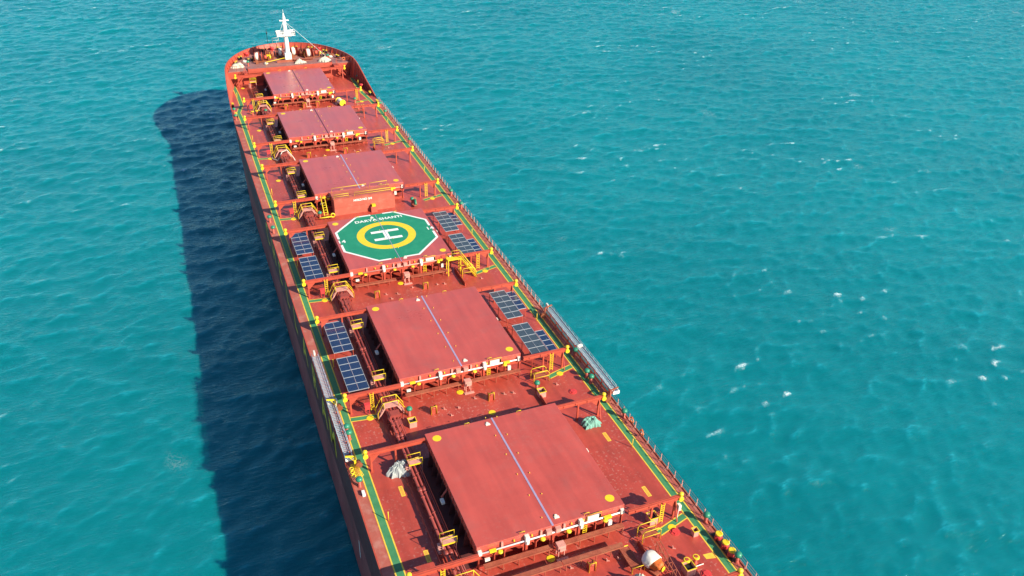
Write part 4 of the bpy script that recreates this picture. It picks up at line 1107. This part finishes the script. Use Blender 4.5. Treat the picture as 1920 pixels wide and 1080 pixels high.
LB = ["farthest", "middle", "nearest"]
dr = None
for k, (x, y) in enumerate(((15.65, 13.6), (15.65, 12.45), (15.65, 11.4))):
    lab = "red drum with yellow top at the starboard rail, %s of three" % LB[k]
    if dr is None:
        dr = thing("fairlead_drum", lab, "drum", (x, y, 0), 0, "yellow topped drums at the starboard rail")
        m = MB(); m.lathe((0, 0, 0), [(.34, 0), (.34, .75)], 16); m.box(-.4, .4, -.12, .12, 0, .5); m.build("drum_body", REDH, dr)
        m = MB(); m.lathe((0, 0, .75), [(.37, 0), (.37, .1), (.3, .13)], 16); m.build("drum_lid", YEL, dr)
    else: dup(dr, (x, y, 0), 0, lab)
m = MB(); m.box(15.35, 16.0, 10.7, 14.3, .0, .16); m.build("drum_plinth", BLK, ship)
m = MB(); m.box(-15.3, -14.9, 46.0, 46.5, .0, 1.15); tag(m.build("white_locker", WHT), "small white locker at the port walkway beside the middle of the gangway", "locker")
m = MB(); m.box(-15.45, -15.15, 31.2, 31.8, 0, .35); tag(m.build("white_box", WHT), "little white box at the port deck edge", "box")
m = MB(); m.box(13.2, 13.5, 17.2, 17.6, 1.2, 1.9); m.bar((13.35, 17.4, 0), (13.35, 17.4, 1.2), .06); tag(m.build("lamp_box", CREAM), "white lamp box under the end of the nearest starboard rail beam", "lamp")
def lifebuoy(loc, label, first=[None]):
    if first[0] is None:
        m = MB(); m.tube([(.0, .33 * math.cos(a), .33 * math.sin(a)) for a in [k * math.pi / 8 for k in range(16)]], .08, 8, True)
        o = m.build("lifebuoy", ORIF, None, loc); tag(o, label, "lifebuoy", "lifebuoys on the rails"); first[0] = o
    else:
        o = first[0].copy(); COL.objects.link(o); o.location = loc; o["label"] = label
    return o
lifebuoy((15.93, 31.6, .7), "lifebuoy on the starboard rail beside the green canvas bundle"); lifebuoy((15.93, 29.3, .7), "lifebuoy on the starboard rail a little aft of the green canvas bundle")
o = lifebuoy((12.8, 171.8, 4.0), "lifebuoy on the forecastle railing at the starboard bow"); o.rotation_euler.z = R(90)
# yellow ended rope roll and small rope reels by the second hatch
t = thing("rope_roll", "roll of rope with a yellow end on the cross deck behind the first hatch", "rope", (7.3, 150.2, 0), R(15))
m = MB(); m.lathe((0, 0, .75), [(.55, -.9), (.62, -.7), (.6, 0), (.62, .7), (.55, .9)], 18, 'y'); m.build("rope_coil", ROPE, t)
m = MB(); m.lathe((0, 0, .75), [(.72, -1.05), (.72, -.93)], 18, 'y'); m.lathe((0, 0, .75), [(.72, .93), (.72, 1.0)], 18, 'y'); each("reel_flange", m, YEL, t)
m = MB(); m.box(-.4, .4, -.9, .9, 0, .16); m.build("reel_stand", RUST, t)
# green gas bottle rack beside the store
t = thing("bottle_rack", "green topped slanted rack on the deck right of the orange store", "rack", (8.6, 95.0, 0), R(-8))
m = MB(); m.bar((0, -.8, .35), (0, .9, 1.2), .6, .12); m.box(-.25, -.15, .6, .7, 0, 1.1); m.box(.15, .25, .6, .7, 0, 1.1); m.build("rack_frame", RUST, t)
m = MB(); m.tube([(0, -.7, .62), (0, .3, 1.08)], .2, 10); m.build("gas_bottle", CAPG, t)
# white hose over the port pipes
cu = [(-11.3, 124.9, .1), (-11.4, 123.2, .15), (-10.6, 121.6, .4), (-9.6, 122.6, 1.6), (-8.6, 123.0, 1.7), (-7.7, 121.9, .5), (-7.5, 121.3, .1)]
m = MB(); m.tube(cu, .07, 8); tag(m.build("hose", CREAM), "white hose looped over the port pipes ahead of the third hatch", "hose")

# ------------------------------------------------------------------ mooring winches on the forecastle
def winch(loc, rz, label, first=[None]):
    if first[0]: return dup(first[0], loc, rz, label)
    t = thing("mooring_winch", label, "winch", loc, rz, "mooring winches on the forecastle"); first[0] = t
    m = MB(); m.box(-1.9, 1.9, -.7, .7, 0, .22); m.box(-1.9, -1.7, -.5, .5, .2, 1.2); m.box(.35, .5, -.5, .5, .2, 1.2); m.box(1.6, 1.9, -.5, .5, .2, 1.1); m.build("winch_base", BROWN, t)
    m = MB()
    for x in (-1.45, -.45, .15): m.lathe((x, 0, 1.15), [(1.05, -.05), (1.05, .05)], 20, 'x')
    m.lathe((1.0, 0, .95), [(.5, -.35), (.5, .35)], 14, 'x'); m.build("drum_flange", STEEL, t)
    m = MB(); m.lathe((-.95, 0, 1.15), [(.92, -.44), (.95, 0), (.92, .44)], 20, 'x'); m.build("rope_drum", ROPE, t)
    m = MB(); m.lathe((1.95, 0, .95), [(.3, 0), (.22, .15), (.3, .35)], 12, 'x'); m.build("warping_head", YEL, t)
    return t
winch((-5.9, 178.2, 3.2), R(-12), "mooring winch farthest to port on the forecastle"); winch((-1.9, 180.9, 3.2), R(172), "mooring winch just left of the foremast")
winch((3.0, 180.7, 3.2), R(8), "mooring winch just right of the foremast"); winch((6.3, 178.3, 3.2), R(5), "mooring winch farthest to starboard on the forecastle")

def windlass(loc, rz, label, first=[None]):
    if first[0]: return dup(first[0], loc, rz, label)
    t = thing("windlass", label, "windlass", loc, rz, "anchor windlasses on the forecastle"); first[0] = t
    m = MB(); m.box(-1.1, 1.1, -.8, .8, 0, .3); m.box(-1.0, -.85, -.6, .6, .3, 1.4); m.box(.8, 1.0, -.6, .6, .3, 1.4); m.box(-.5, .1, .6, 1.2, 0, 1.1); m.build("windlass_base", BROWN, t)
    m = MB()
    for x, r in ((-.6, 1.0), (-.15, .8), (.15, .8), (.6, .95)): m.lathe((x, 0, 1.1), [(r, -.06), (r, .06)], 18, 'x')
    m.lathe((0, 0, 1.1), [(.5, -1.2), (.5, 1.2)], 12, 'x'); m.build("gypsy_wheel", RUST, t)
    m = MB(); m.box(-.5, .5, -.95, -.8, .3, 1.3); m.tube([(.3, -.9, 1.3), (.3, -.9, 1.9)], .04); m.build("brake_lever", YEL, t)
windlass((-3.9, 179.6, 3.2), R(-12), "anchor windlass between the winches to port of the foremast")
windlass((4.7, 179.6, 3.2), R(8), "anchor windlass between the winches to starboard of the foremast")

# odds and ends of the anchor deck
m = MB()
for x0, y0, x1, y1, r in ((-7.6, 176.6, -2.6, 177.2, .09), (-2.2, 183.0, 2.6, 183.4, .08), (5.2, 176.4, 8.2, 177.6, .09), (-6.8, 182.0, -3.2, 183.6, .07), (3.6, 183.0, 7.0, 181.4, .08)):
    m.tube([(x0, y0, 3.35), ((x0 + x1) / 2, (y0 + y1) / 2, 3.4), (x1, y1, 3.35)], r, 6)
each("deck_pipe", m, BROWN, ship)
rnd = random.Random(5)
m = MB()
for x, y in ((-7.4, 180.4), (-6.2, 183.4), (-3.6, 182.6), (-.8, 178.8), (1.6, 178.6), (7.6, 180.6), (8.0, 182.4), (5.6, 184.0), (1.0, 185.6), (-7.2, 176.2), (9.8, 176.6), (11.2, 178.4)):
    w, h = rnd.uniform(.22, .5), rnd.uniform(.35, 1.0); m.box(x - w, x + w, y - w * .8, y + w * .8, 3.2, 3.2 + h)
each("machinery_box", m, BROWN, ship)
m = MB()
for x, y, r in ((-9.8, 178.8, .55), (10.6, 177.0, .5), (-5.2, 175.6, .45)):
    for j in range(3): m.tube([(x + (r - .1 * j) * math.cos(a), y + (r - .1 * j) * math.sin(a), 3.28 + .1 * j) for a in [k * math.pi / 8 for k in range(16)]], .07, 6, True)
each("rope_coil", m, ROPE, ship, 'near')
